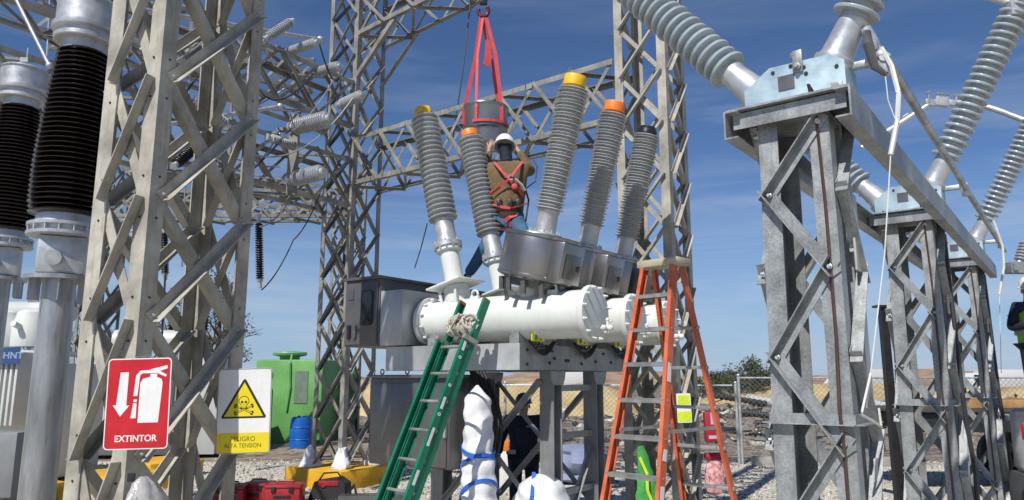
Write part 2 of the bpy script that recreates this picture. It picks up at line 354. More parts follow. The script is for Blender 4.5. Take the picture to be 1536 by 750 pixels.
# trees
def foliage_tree(name, px, base_px_y, Y, h, w, col_, label, seed, dens=1800, trunk=True, leaf=.16):
    rnd = random.Random(seed); b = W(px, 568, Y); b.z = 0
    t = Thing(name, label, 'tree' if h > 2.6 else 'bush', b)
    mb = MB(); mb.path([b + V((0, 0, -.1)), b + V((.1, 0, h * .35)), b + V((0, .1, h * .7))], [.16 * h / 5, .11 * h / 5, .04 * h / 5])
    for k in range(7):
        a = k * .9; s = b + V((0, 0, h * (.25 + .06 * k))); mb.path([s, s + V((math.cos(a), math.sin(a), .7)) * w * .3], [.05 * h / 5, .015 * h / 5], 6)
    t.part('trunk', mb, mat('bark', (.12, .09, .07), .9, 0, .3))
    mb = MB(); cl = [(V((rnd.gauss(0, .3) * w, rnd.gauss(0, .25) * w, h * rnd.uniform(.25, .95))), rnd.uniform(.12, .26) * w) for _ in range(18)]
    for i in range(dens):
        c, r = cl[i % 18]; d = V((rnd.gauss(0, 1), rnd.gauss(0, 1), rnd.gauss(0, 1))).normalized() * r * rnd.uniform(.5, 1.15); p = b + c + d
        a = V((rnd.gauss(0, 1), rnd.gauss(0, 1), rnd.gauss(0, 1))).normalized() * leaf; e = V((rnd.gauss(0, 1), rnd.gauss(0, 1), rnd.gauss(0, 1))).normalized() * leaf * .6
        mb.m = i % 3 == 0; mb.add([p, p + a, p + e], [(0, 1, 2)])
    t.part('crown', mb, [mat('leaf_' + str(col_), col_, .8, 0, .3), mat('leafb_' + str(col_), tuple(x * 1.7 for x in col_), .8, 0, .3)])
gl = (.045, .06, .03)
foliage_tree('bush', 1072, 0, 52, 2.4, 2.6, gl, 'dark green bush above the fence right of the orange ladder', 1, leaf=.2)
foliage_tree('bush', 1097, 0, 60, 2.5, 2.6, gl, 'low dark green bush just left of the fence gate post', 2, leaf=.2)
foliage_tree('tree', 1132, 0, 50, 3.2, 3.0, gl, 'round green tree above the fence between gate post and steel column', 3, 2400, leaf=.2)
foliage_tree('bush', 1150, 0, 56, 2.6, 2.4, gl, 'green bush touching the left edge of the first steel column', 4, leaf=.2)
def bare_tree(px, Y, h, label, seed, dark=(.10, .085, .07)):
    rnd = random.Random(seed); b = W(px, 568, Y); b.z = 0
    t = Thing('bare_tree', label, 'tree', b, group='trees behind the left tower')
    tr = MB(); tw = MB()
    def br(p, d, l, r, k):
        q = p + d * l; (tr if k < 1 else tw).path([p, p + d * l * .5 + V((rnd.gauss(0, .03), 0, 0)) * l, q], [r, r * .85, r * .7], 5)
        if k >= 5: return
        for _ in range(4 if k < 2 else 3):
            nd = (d + V((rnd.gauss(0, .5), rnd.gauss(0, .5), rnd.gauss(.2, .3)))).normalized(); br(p + d * l * rnd.uniform(.45, 1), nd, l * rnd.uniform(.55, .8), r * .58, k + 1)
    br(b, V((0, 0, 1)), h * .3, h * .018, 0)
    m = mat('bare_bark', dark, .9, 0, .3)
    t.part('trunk', tr, m); t.part('crown', tw, m)
bare_tree(318, 34, 8.5, 'tall bare tree right behind the beige lattice tower', 5)
foliage_tree('evergreen_tree', 322, 0, 33, 7.2, 2.4, (.04, .05, .035), 'tall dark grey-green tree seen through the right half of the near tower', 15, 2200, leaf=.13)
bare_tree(262, 42, 8.6, 'thin bare tree seen between the two left tower legs', 6)
bare_tree(120, 44, 8, 'bare tree behind the brown insulator pipe stands', 8)
bare_tree(52, 40, 7.5, 'bare tree above the white transformer at the left edge', 9)

# chain link fence
def fence(p0, p1, h, label, posts, wire=.0038, pitch=.12):
    p0 = V(p0); p1 = V(p1); d = (p1 - p0); ln = d.length; u = d / ln
    t = Thing('chain_link_fence', label, 'fence', (p0 + p1) / 2, group=None)
    mb = MB(); n = int((ln + h) / pitch)
    for k in range(n):
        s = -h + k * pitch
        for sg in (1, -1):
            a0, z0, a1, z1 = s, 0.03, s + h, h
            if sg < 0: a0, z0, a1, z1 = s, h, s + h, .03
            for (c0, cz0, c1, cz1) in [(a0, z0, a1, z1)]:
                if c1 <= 0 or c0 >= ln: continue
                if c0 < 0: f = -c0 / (c1 - c0); cz0 += (cz1 - cz0) * f; c0 = 0
                if c1 > ln: f = (ln - c0) / (c1 - c0); cz1 = cz0 + (cz1 - cz0) * f; c1 = ln
                mb.tube(p0 + u * c0 + V((0, .006 * sg, cz0)), p0 + u * c1 + V((0, .006 * sg, cz1)), wire, n=3)
    t.part('chain_link_mesh', mb, m_fence)
    mb = MB(); mb.tube(p0 + V((0, 0, h)), p1 + V((0, 0, h)), .022); t.part('top_rail', mb, m_alu)
    for s in posts:
        mb = MB(); q = p0 + u * s; mb.tube(q + V((0, 0, -.05)), q + V((0, 0, h + .05)), .034, n=12); mb.ball(q + V((0, 0, h + .06)), .042)
        t.part('post', mb, m_alu)
gx = W(1105, 568, 18).x
fence((-3.15, 19.0, 0), (gx - .12, 18, 0), 1.84, 'lower chain link fence stretch behind the breaker left of the gate post', [0, 3, 6, 8.6])
fence((gx, 18, 0), (gx + 12.5, 17.4, 0), 2.02, 'taller chain link fence panel right of the gate post', [0.04, 3.6, 7, 10.5])
mb = MB(); mb.box((0, 0, .11), (3.2, .12, .22), Mx.Translation((gx + 1.75, 17.6, 0)) @ Mx.Rotation(-.04, 4, 'Z'), bev=.01)
solo('kerb_beam', mb, m_concg, 'low concrete beam lying under the taller fence panel', 'kerb')

# ---------------- lattice work
def up(z): return V((0, 0, z))
def quad_tower(name, label, corners, z0, z1, levels, lw, bw, m, group=None, t=.012, bolts=False, cat='tower', gus=False):
    C = [V((*c, 0)) for c in corners]; ctr = sum(C, V()) / 4; ctr.z = z0
    T = Thing(name, label, cat, ctr, group=group)
    for i in range(4):
        a = (C[(i + 1) % 4] - C[i]).normalized(); b = (C[i - 1] - C[i]).normalized()
        mb = MB(); mb.L(C[i] + up(z0), C[i] + up(z1), a, b, lw, t); T.part('leg', mb, m)
    for i in range(4):
        P, Q = C[i], C[(i + 1) % 4]; u = (Q - P).normalized(); n = V((u.y, -u.x, 0))
        if n.dot((P + Q) / 2 - V((ctr.x, ctr.y, 0))) < 0: n = -n
        for k in range(len(levels) - 1):
            za, zb = levels[k], levels[k + 1]
            for s in (0, 1):
                A, B = (P + u * lw * .6 + up(za), Q - u * lw * .6 + up(zb)) if s == 0 else (Q - u * lw * .6 + up(za), P + u * lw * .6 + up(zb))
                d = (B - A).normalized(); q = n.cross(d)
                if q.z < 0: q = -q
                off = n * (.003 if s == 0 else -(t + .003))
                mb = MB(); mb.L(A + off - q * bw / 2, B + off - q * bw / 2, q, n if s == 0 else -n, bw, t * .7)
                br = T.part('brace', mb, m)
                if bolts and s == 0:
                    mb = MB()
                    for X in (A + d * .04, B - d * .04):
                        mb.lathe([(.013, 0), (.013, .012), (.008, .014), (.008, .026)], frame(X + n * .012, n), 6, smooth=False)
                    T.part('bolt', mb, m_alu, br)
        if gus:
            for z in levels[1:-1]:
                for X, sg in ((P, 1), (Q, -1)):
                    mb = MB(); mb.hull8(X + u * sg * .01 - n * (t + .006) + up(z - .1), u * sg * lw * 1.5, -n * .008, up(.2)); T.part('gusset', mb, m)
    if bolts:
        for i in range(4):
            a = (C[(i + 1) % 4] - C[i]).normalized(); b = (C[i - 1] - C[i]).normalized()
            for z in levels[1:-1]:
                for q, (e, n_) in enumerate(((a, -b), (b, -a))):
                    for dz in (-.17, .16):
                        mb = MB(); mb.lathe([(.010, 0), (.010, .004)], frame(C[i] + e * lw * .55 + up(z + dz) + n_ * .001, n_), 8, smooth=False); T.part('bolt_hole', mb, m_blk)
    return T
def truss(name, label, p0, p1, wv, hh, n, cw, bw, m, group=None, cat='beam'):
    """box truss from p0 to p1 (bottom centre line), wv = half width vector"""
    p0 = V(p0); p1 = V(p1); wv = V(wv); T = Thing(name, label, cat, (p0 + p1) / 2, group=group)
    rows = [(-1, 0), (1, 0), (1, hh), (-1, hh)]; wn = wv.normalized()
    for (s, z) in rows:
        mb = MB(); mb.L(p0 + wv * s + up(z), p1 + wv * s + up(z), -wn * s, up(1 if z == 0 else -1), cw, .01); T.part('chord', mb, m)
    d = (p1 - p0) / n
    for f in range(4):
        (sa, za), (sb, zb) = rows[f], rows[(f + 1) % 4]; nn = wn * sa if sa == sb else up(1 if za > 0 else -1)
        for k in range(n):
            A = p0 + d * k + wv * sa + up(za); B = p0 + d * (k + 1) + wv * sb + up(zb)
            A2 = p0 + d * (k + 1) + wv * sa + up(za); B2 = p0 + d * k + wv * sb + up(zb)
            for q, (a, b) in enumerate(((A, B), (A2, B2))):
                if f in (0, 2) and (q + k) % 2: continue
                dd = (b - a).normalized(); x = nn.cross(dd); o_ = nn * (.004 if q == 0 else -.02)
                mb = MB(); mb.L(a + o_ - x * bw / 2, b + o_ - x * bw / 2, x, nn if q == 0 else -nn, bw, .008); T.part('brace', mb, m)
    return T
# near tower
b_ = 5.5
Bp = (-.5085 * b_, b_); Ap = (-.587 * b_ * 1.035, b_ * 1.035); Cp = (-.3635 * b_ * 1.19, b_ * 1.19); Dp = (Ap[0] + Cp[0] - Bp[0], Ap[1] + Cp[1] - Bp[1])
quad_tower('lattice_tower', 'near beige steel lattice tower with the red and yellow signs on its legs', [Ap, Bp, Cp, Dp], -.02, 8.4, [.35, 1.42, 2.45, 3.40, 4.38, 5.4, 6.4, 7.4, 8.4], .145, .085, m_tower, bolts=True, t=.013)
def sq(b, th, s):
    b = V((*b, 0)); a = V((-math.cos(th), math.sin(th), 0)) * s; c = V((math.sin(th), math.cos(th), 0)) * s
    return [tuple((b + a)[:2]), tuple(b[:2]), tuple((b + c)[:2]), tuple((b + a + c)[:2])]
TH = R(33); AX = V((math.cos(TH), -math.sin(TH), 0)); PE = V((math.sin(TH), math.cos(TH), 0))
T2 = sq((-.2247 * 14.2, 14.2), TH, .83); T3 = sq((.222 * 10, 10), TH, .80)
c2 = V((sum(p[0] for p in T2) / 4, sum(p[1] for p in T2) / 4, 0)); c3 = V((sum(p[0] for p in T3) / 4, sum(p[1] for p in T3) / 4, 0))
lv2 = [.34 + .92 * k for k in range(13)]; 
quad_tower('lattice_tower', 'tall lattice tower standing on the yellow concrete block', T2, .34, 11.5, lv2, .11, .06, m_far, gus=False)
lv3 = [.2 + .78 * k for k in range(13)]
quad_tower('lattice_tower', 'lattice tower behind the orange stepladder', T3, 0, 9.6, lv3, .13, .062, m_tower)
gdir = (c3 - c2); gl_ = gdir.length; gd = gdir / gl_
truss('truss_beam', 'lattice cross beam behind the worker joining the two towers', c2 + gd * .45 + up(5.8), c3 - gd * .45 + up(5.8), PE * .41, 1.0, 8, .09, .055, m_far)
truss('truss_beam', 'upper lattice beam leaving the top of the middle tower', c2 + gd * .45 + up(9.0), c2 + gd * 6.2 + up(9.35), PE * .41, .9, 7, .09, .055, m_far)
mb = MB(); mb.L(c2 + gd * .43 - PE * .38 + up(8.1), c2 + gd * 1.5 - PE * .38 + up(9.02), PE, up(1), .09); mb.L(c2 + gd * .43 + PE * .38 + up(8.1), c2 + gd * 1.5 + PE * .38 + up(9.02), -PE, up(1), .09)
solo('knee_brace', mb, m_far, 'sloping knee brace under the upper beam at the middle tower', 'brace')
nd = V((-.57, -.82, 0)).normalized(); sd = V((.82, -.57, 0))
truss('truss_beam', 'lower lattice beam running left from the middle tower', c2 + nd * .45 + up(5.35), c2 + nd * 8.6 + up(5.35), sd * .41, 1.0, 9, .09, .055, m_far)
truss('truss_beam', 'higher lattice beam running left from the middle tower', c2 + nd * .45 + up(7.0), c2 + nd * 8.6 + up(7.0), sd * .41, 1.0, 9, .09, .055, m_far)
c4 = c2 + nd * 9.3
quad_tower('lattice_tower', 'lattice tower far left behind the brown insulators', sq((c4.x - .1, c4.y - .5), TH, .83), 0, 8.4, [.2 + .9 * k for k in range(10)], .11, .06, m_far)
# farther structures seen through the near tower
c5 = V((-11.5, 21, 0)); c6 = V((-5.2, 23.5, 0))
truss('truss_beam', 'far lattice beam crossing behind the left towers', c5 + up(7.2), c6 + up(7.2), V((-.15, .4, 0)), .9, 8, .09, .06, m_far)
quad_tower('lattice_tower', 'far lattice tower at the left end of the far beam', sq((c5.x - .4, c5.y), R(20), .8), 0, 8.6, [.2 + .93 * k for k in range(10)], .11, .06, m_far)
quad_tower('lattice_tower', 'far lattice tower behind the warning sign', sq((c6.x + .0, c6.y), R(20), .8), 0, 8.6, [.2 + .93 * k for k in range(10)], .11, .06, m_far)

# post insulators on the left beams
def insulator(label, p0, p1, n=14, r=.11, m=None, name='post_insulator', group='grey insulators on the left beams'):
    p0 = V(p0); p1 = V(p1); ln = (p1 - p0).length; M = frame(p0, p1 - p0)
    T = Thing(name, label, 'insulator', p0, group=group)
    mb = MB(); mb.lathe(sheds(n, ln * .12, ln * .88, r * .6, r), M, 18); T.part('sheds', mb, m or m_porc)
    for a in (0, .88):
        mb = MB(); mb.lathe([(r * .75, ln * a), (r * .75, ln * (a + .03)), (r * .5, ln * (a + .04)), (r * .5, ln * (a + .12))], M, 14); T.part('end_fitting', mb, m_alu)
for (a, b, Y, n, r, lab) in [((437, 192), (497, 177), 12.6, 14, .15, 'upper thick grey insulator lying sideways on the bracket post'),
        ((437, 270), (487, 257), 12.6, 12, .14, 'lower thick grey insulator lying sideways on the bracket post'),
        ((432, 78), (478, 62), 13.0, 14, .09, 'topmost slender insulator left of the middle tower'),
        ((470, 110), (512, 98), 13.6, 14, .10, 'slender insulator in front of the upper tower bracing'),
        ((508, 158), (546, 141), 13.2, 12, .10, 'slender insulator across the middle tower leg')]:
    insulator(lab, W(*a, Y), W(*b, Y - .5), n, r)
for (px, y0, y1, Y, lab) in [(388, 322, 432, 13.5, 'thin vertical insulator hanging right of the near tower leg'), (246, 340, 420, 14, 'thin insulator hanging between the near tower legs'), (199, 345, 430, 14, 'thin insulator hanging left of the near tower front leg'), (106, 395, 470, 12, 'thin insulator beside the brown insulator stand')]:
    insulator(lab, W(px, y0, Y), W(px + 2, y1, Y), 24, .075, m_blk, 'hanging_insulator', 'thin dark hanging insulators')
mb = MB(); mb.box((0, 0, 0), (.16, .12, 1.5), Mx.Translation(W(440, 232, 12.65))); mb.box((0, 0, 0), (.6, .05, .08), Mx.Translation(W(440, 195, 12.65)))
solo('bracket_post', mb, m_far, 'short steel post carrying the two thick sideways insulators', 'post')
# cables
def cable(pts, r, label, m=None, sag=0, name='cable', group=None, n=16):
    P = []
    for a, b in zip(pts, pts[1:]):
        for i in range(n):
            t = i / n; p = a.lerp(b, t); p.z -= sag * 4 * t * (1 - t); P.append(p)
    P.append(pts[-1]); mb = MB(); mb.path(P, r, 6); return solo(name, mb, m or m_cable, label, 'cable', group)
cable([W(706, 0, 13), W(694, 110, 13), W(678, 215, 13)], .012, 'black cable hanging from above left of the red sling')
cable([W(641, 335, 11), W(632, 370, 11), W(622, 402, 11)], .01, 'short black cable end left of the first grey bushing')
cable([W(480, 290, 13), W(440, 360, 13), W(392, 435, 13)], .012, 'black cable drooping from the middle tower to the hanging insulator', sag=.12)
cable([W(800, 240, 10.6), W(806, 250, 10.5), W(803, 272, 10.4), W(790, 282, 10.3)], .01, 'black cable loop at the shoulder of the climbing worker')
for k, (a, b, sag, lab) in enumerate([((392, 215), (500, 120), .3, 'upper grey line strung to the middle tower'), ((380, 232), (530, 146), .4, 'second grey line strung to the middle tower'), ((390, 340), (445, 282), .15, 'grey line ending at the lower thick insulator'), ((395, 60), (440, 78), .05, 'grey line ending at the topmost slender insulator'), ((0, 20), (185, 40), .2, 'grey line above the brown insulators'), ((70, 95), (75, -10), 0, 'thin upright line rising beside the large brown insulator'), ((190, 60), (420, 250), .6, 'grey line sloping behind the near tower'), ((230, 330), (420, 200), .5, 'grey line rising behind the near tower'), ((210, 140), (430, 130), .5, 'level grey line behind the near tower'), ((392, 90), (372, 0), .1, 'short steep line beside the near tower right leg')]):
    cable([W(*a, 11.5), W(*b, 12.8)], .013, lab, m_alcab, sag)
for k, (a, b, Y0, Y1, r, lab) in enumerate([((60, 5), (190, 62), 9.5, 11, .035, 'grey bus pipe crossing behind the large brown insulator cap'), ((20, -10), (74, 98), 8, 8, .022, 'sloping grey rod behind the small brown insulator'), ((165, 40), (330, 120), 9, 12, .04, 'grey bus pipe behind the upper near tower'), ((230, 190), (420, 160), 10, 12, .035, 'grey bus pipe behind the middle of the near tower'), ((150, 5), (480, 60), 9, 14, .045, 'highest grey bus pipe behind the near tower')]):
    mb = MB(); mb.tube(W(*a, Y0), W(*b, Y1), r, n=12); mb.ball(W(*a, Y0), r * 1.8); mb.ball(W(*b, Y1), r * 1.8)
    solo('bus_pipe', mb, m_alu, lab, 'pipe')
for k, (px, y0, y1, Y) in enumerate([(285, 95, 400, 13.5), (262, 40, 330, 12), (248, 410, 640, 12)]):
    cable([W(px, y0, Y), W(px - 12, y1, Y)], .016, ['upright pale line behind the near tower centre', 'upright pale line left of the rear tower leg', 'upright dark conduit behind the red sign'][k], [m_alcab, m_alcab, m_cable][k])

# crowded gear of the old bay seen through the near tower
truss('truss_beam', 'lattice beam crossing high behind the near tower', W(60, 60, 12.5), W(470, 150, 16), V((-.1, .4, 0)), .8, 9, .085, .055, m_far)
truss('truss_beam', 'lattice beam crossing at mid height behind the near tower', W(130, 330, 17), W(480, 330, 19), V((-.05, .35, 0)), .7, 9, .085, .055, m_far)
for k, (a, b, Y, lab) in enumerate([((215, 70), (262, 128), 9.5, 'dark insulator string sloping behind the upper near tower'), ((290, 150), (345, 190), 10.5, 'dark insulator string sloping behind the near tower centre'), ((395, 60), (440, 30), 12, 'insulator string at the top left of the middle tower'),
        ((330, 40), (372, 92), 10, 'dark insulator string beside the near tower right leg'), ((260, 250), (300, 215), 11, 'insulator string rising behind the near tower centre'), ((400, 205), (448, 222), 12, 'insulator string left of the bracket post')]):
    insulator(lab, W(*a, Y), W(*b, Y + .5), 12, .085, m_porc if k % 2 or k == 2 else m_blk, 'insulator_string', 'insulator strings of the old bay')
for k, (a, m_, b, Y, lab) in enumerate([((180, 60), (230, 160), (300, 110), 10, 'upper drooping jumper cable behind the near tower'), ((262, 128), (300, 230), (290, 150), 10, 'narrow drooping jumper cable behind the near tower'), ((345, 190), (350, 270), (437, 192), 11.5, 'jumper cable drooping to the upper thick insulator'),
        ((300, 215), (355, 255), (437, 270), 11.5, 'jumper cable drooping to the lower thick insulator'), ((372, 92), (410, 150), (470, 110), 12, 'jumper cable drooping toward the middle tower'), ((190, 200), (240, 290), (262, 250), 11, 'short jumper loop left of the rear tower leg'),
        ((478, 62), (500, 120), (512, 98), 13, 'short jumper loop at the middle tower'), ((130, 10), (200, 110), (330, 40), 10, 'long jumper cable behind the top of the near tower')]):
    A = W(*a, Y); Mi = W(*m_, Y + .3); B = W(*b, Y + .5); C_ = Mi * 2 - (A + B) / 2
    cable([A * (1 - t) ** 2 + C_ * 2 * t * (1 - t) + B * t * t for t in [i / 8 for i in range(9)]], .016, lab, m_alcab if k % 2 else m_cable, n=2)
for k, (px, y0, y1, Y) in enumerate([(232, 120, 260, 12), (300, 60, 190, 13), (345, 100, 240, 13.5)]):
    p0, p1 = W(px, y1, Y), W(px + 4, y0, Y); T = Thing('switch_post', ['slim switch post left of the rear tower leg', 'slim switch post behind the upper near tower', 'slim switch post left of the near tower right leg'][k], 'post', p0)
    mb = MB(); mb.tube(p0, p1, .03); T.part('shaft', mb, m_far); mb = MB(); mb.box(p1, (.5, .06, .07)); T.part('arm', mb, m_far)
    for x in (-.2, .2): mb = MB(); mb.lathe(sheds(8, 0, .35, .035, .07), Mx.Translation(p1 + V((x, 0, .03))), 12); T.part('insulator', mb, m_porc)
# ---------------- dead tank circuit breaker (local frame: x along tanks, y across, z up)
TB = R(34.8); BO = V((0.84, 7.5, 0))
T = Thing('circuit_breaker', 'three phase circuit breaker with white tanks, grey bushings and yellow and orange caps', 'circuit breaker', BO, -TB, local=True)
BM = Mx.Translation(BO) @ Mx.Rotation(-TB, 4, 'Z')
SP = .95; ZT = 2.66
def tankm(k, x=0): return frame((x, k * SP, ZT), (-1, 0, 0), (0, 0, 1))
for k in range(3):
    mb = MB(); mb.lathe([(.25, .05), (.25, 2.2)], tankm(k), 56, cap=False)
    # weld seams, lifting pads
    mb.lathe([(.2505, .62), (.254, .63), (.254, .64), (.2505, .65)], tankm(k), 56, cap=False)
    tk = T.part('tank', mb, m_white)
    for x0 in (-.005, 2.17):
        mb = MB(); M = tankm(k)
        mb.lathe([(.255, x0 + .05), (.288, x0 + .05), (.292, x0 + .042), (.292, x0 + .008), (.288, x0)] if x0 < 1 else [(.255, x0), (.288, x0), (.292, x0 + .008), (.292, x0 + .05), (.288, x0 + .058)], M, 56, cap=False)
        if x0 < 1: mb.lathe([(.288, 0), (.284, -.018), (.25, -.022), (.02, -.03)][::-1], M, 56, cap=True)
        T.part('flange', mb, m_white, tk)
        for j in range(12):
            a = 2 * math.pi * (j + .5) / 12; mb = MB(); xx = .03 if x0 < 1 else -(x0 - .03)
            mb.lathe([(.017, 0), (.017, .02), (.011, .022), (.010, .045)], frame((xx - .01 if x0 < 1 else xx, k * SP + .268 * math.cos(a), ZT + .268 * math.sin(a)), (1, 0, 0)), 6, smooth=False)
            T.part('bolt', mb, m_white, tk)
    # valve on the cap
    mb = MB(); c = V((.03, k * SP + .10, ZT - .15))
    mb.tube(c, c + V((.10, 0, 0)), .03, n=12); mb.tube(c + V((.06, -.07, 0)), c + V((.06, .07, 0)), .022, n=10); mb.tube(c + V((.07, 0, -.05)), c + V((.07, 0, .08)), .016, n=10)
    mb.ball(c + V((.06, -.07, 0)), .032); mb.ball(c + V((.1, 0, 0)), .034); mb.ball(c + V((.07, 0, .085)), .022); mb.ball(c + V((.06, .07, 0)), .028)
    T.part('valve', mb, m_white, tk)
    # nozzles and saddle flanges for the bushings
    for x in (-.75, -1.80):
        mb = MB(); M = frame((x, k * SP, ZT), (0, 0, 1)); mb.lathe([(.15, .18), (.15, .36)], M, 32, cap=False); sg = 1 if x > -1 else -1
        D = V((math.sin(R(14)) * sg, 0, math.cos(R(14)))); M = frame((x, k * SP, ZT + .30), D, (1, 0, 0))
        mb.lathe([(.15, -.1), (.15, .1)], M, 32)
        if sg < 0:
            mb.box((0, 0, .12), (.50, .50, .025), M, bev=.006)
            for yy in (-.17, .17):
                mb.hull8(V((x - .11, k * SP + yy, ZT + .18)), V((.03, 0, 0)), V((0, .02, 0)), V((-.06, 0, .22))); mb.hull8(V((x + .1, k * SP + yy, ZT + .18)), V((.03, 0, 0)), V((0, .02, 0)), V((-.02, 0, .2)))
        T.part('nozzle', mb, m_white, tk)
    for x, yy in ((-1.45, -.2), (-.42, -.2)):   # lifting eyes
        mb = MB(); c = V((x, k * SP + yy * .6, ZT + .245)); ring = [(c + V((.045 * math.cos(a), 0, .045 * math.sin(a) + .03))) for a in [i * math.pi / 6 for i in range(13)]]
        mb.path(ring, .014, 8); mb.box(c - V((0, 0, .015)), (.12, .03, .05)); T.part('lifting_eye', mb, m_white, tk)
    # support feet
    for x in (-.85, -2.0):
        mb = MB(); mb.box((x, k * SP, 2.415), (.12, .42, .09)); mb.box((x, k * SP - .18, 2.46), (.1, .03, .14)); mb.box((x, k * SP + .18, 2.46), (.1, .03, .14)); T.part('support_foot', mb, m_galv, tk)
    # yellow service tags on the tank support
    mb = MB(); mb.box((-.62, k * SP - .10, 2.425), (.012, .24, .075)); tg = T.part('warning_tag', mb, m_syel, tk)
    for yy, ww in ((.15, .05), (.06, .035)): mb = MB(); mb.box((-.613, k * SP - yy, 2.425), (.004, ww, .05)); T.part('tag_print', mb, mat('tag_green', (.02, .25, .12), .5), tk)

def axM(k, x, sg, z=2.94):
    D = V((math.sin(R(14)) * sg, 0, math.cos(R(14)))); return frame((x, k * SP, z), D, (1, 0, 0))
# left row bushings (third phase not yet fitted)
for k, cm in ((0, m_yel), (1, m_ora)):
    M = axM(k, -1.80, -1, 2.95 if k == 0 else 2.93)
    mb = MB(); mb.lathe(sheds(22, .95, 2.38, .125, .178, None, .45, .1, .96), M, 40); b = T.part('bushing', mb, m_porc)
    mb = MB(); mb.lathe([(.113, .1), (.113, .55), (.15, .56), (.15, .60)], M, 36); T.part('tube', mb, m_white, b)
    mb = MB(); mb.lathe([(.165, .60), (.17, .605), (.17, .655), (.13, .66), (.13, .70), (.118, .76), (.118, .93), (.135, .95)], M, 36)
    T.part('metal_neck', mb, m_alu, b)
    for j in range(12):
        a = j * math.pi / 6; mb = MB(); mb.lathe([(.014, 0), (.014, .10), (.008, .102), (.008, .12)], M @ Mx.Translation((.152 * math.cos(a), .152 * math.sin(a), .575)), 6, smooth=False); T.part('bolt', mb, m_alu, b)
    mb = MB(); mb.lathe([(.10, 2.37), (.10, 2.40), (.113, 2.405), (.113, 2.485), (.107, 2.495), (.02, 2.497)], M, 8 if k == 0 else 30, smooth=(k == 1)); T.part('cap', mb, cm, b, label='yellow cap' if k == 0 else 'orange cap')
# right row bushings on current transformer housings
for k, cm in ((0, m_yel), (1, m_ora), (2, m_blk)):
    M = axM(k, -.75, 1, 2.93)
    mb = MB(); mb.lathe([(.36, .12), (.41, .14), (.415, .16), (.415, .60), (.405, .62), (.15, .625)], M, 48)
    h = T.part('transformer_housing', mb, m_steel)
    mb = MB(); mb.lathe([(.418, .575), (.424, .58), (.424, .61), (.418, .615)], M, 48, cap=False); mb.lathe([(.418, .15), (.424, .155), (.424, .175), (.418, .18)], M, 48, cap=False); T.part('rim', mb, m_steel, h)
    mb = MB(); mb.box((.375, -.06, .36), (.17, .44, .42), M, bev=.012); bx = T.part('terminal_box', mb, m_steel, h)
    mb = MB(); mb.box((.465, -.06, .33), (.012, .30, .26), M, bev=.004); mb.box((.475, .06, .33), (.02, .03, .06), M); mb.box((.475, -.18, .42), (.008, .05, .03), M); T.part('terminal_cover', mb, m_cab, h)
    mb = MB()
    for j in range(4): a = R(225 + 30 * j); p = M @ V((.37 * math.cos(a), .37 * math.sin(a), .10)); mb.hull8(p - V((.02, .02, .0)), V((.05, 0, 0)), V((0, .03, 0)), V((.0, 0, -.14)))
    mb.lathe([(.3, .04), (.34, .10), (.34, .125)], M, 32); T.part('mounting_ring', mb, m_dark, h)
    mb = MB()
    for yy in (-.2, .2): mb.hull8(V((-.98, k * SP + yy, ZT + .2)), V((.03, 0, 0)), V((0, .03, 0)), V((-.02, 0, .22))); mb.hull8(V((-.6, k * SP + yy, ZT + .2)), V((.03, 0, 0)), V((0, .03, 0)), V((.08, 0, .28)))
    T.part('housing_bracket', mb, m_galv, h)
    mb = MB(); mb.lathe(sheds(38, .90, 2.27, .118, .158, .146, .35, .1, 1.13), M, 40); b = T.part('bushing', mb, m_porc)
    mb = MB(); mb.lathe([(.19, .625), (.19, .65), (.135, .655), (.118, .67), (.112, .86), (.125, .90)], M, 36); T.part('metal_neck', mb, m_alu, b)
    for j in range(12):
        a = j * math.pi / 6; mb = MB(); mb.lathe([(.014, 0), (.014, .02), (.008, .022), (.008, .035)], M @ Mx.Translation((.165 * math.cos(a), .165 * math.sin(a), .65)), 6, smooth=False); T.part('bolt', mb, m_alu, b)
    mb = MB(); mb.lathe([(.10, 2.26), (.10, 2.29), (.125, 2.295), (.125, 2.40), (.12, 2.41), (.02, 2.412)] if k < 2 else [(.10, 2.26), (.13, 2.29), (.12, 2.34), (.10, 2.34), (.10, 2.38), (.05, 2.39)], M, 30 if k < 2 else 12, smooth=k < 2)
    T.part('cap', mb, cm, b, label=('yellow cap', 'orange cap', 'black ribbed cap')[k])
# frame
z0, z1 = 2.09, 2.365; xa, xb, ya, yb = -.70, -2.60, -.33, 2.25
mb = MB(); t = .012
def chan(mb, p0, p1, out, z0, z1, fl=.09):     # C channel, web on `out` side, flanges inwards
    p0 = V(p0); p1 = V(p1); d = p1 - p0; o = V(out)
    mb.hull8(p0 + up(z0), d, -o * t, up(z1 - z0)); mb.hull8(p0 + up(z0) - o * t, d, -o * fl, up(t)); mb.hull8(p0 + up(z1 - t) - o * t, d, -o * fl, up(t))
for y, o in ((ya, (0, -1, 0)), (yb, (0, 1, 0))):
    mb = MB(); chan(mb, (xb, y, 0), (xa, y, 0), o, z0, z1); T.part('side_beam', mb, m_sungalv)  # lighter than the cross beams: the sunlit side is painted in
for x, o in ((xa + .003, (1, 0, 0)), (xb - .003, (-1, 0, 0)), (-1.65, (1, 0, 0))):
    mb = MB(); chan(mb, (x, ya + .003, 0), (x, yb - .003, 0), o, z0 + .003, z1 - .003); T.part('cross_beam', mb, m_galv2)
mb = MB()
for (y, z) in [(.25, 2.17), (.35, 2.22), (.3, 2.3), (.95, 2.17), (1.05, 2.24), (.6, 2.2), (.65, 2.2), (1.3, 2.2), (1.5, 2.3), (1.7, 2.2), (-.2, 2.15), (-.2, 2.3)]:
    mb = MB(); mb.lathe([(.018, 0), (.018, .012)], frame((xa + .004, y, z), (1, 0, 0)), 10); T.part('bolt', mb, m_blk)
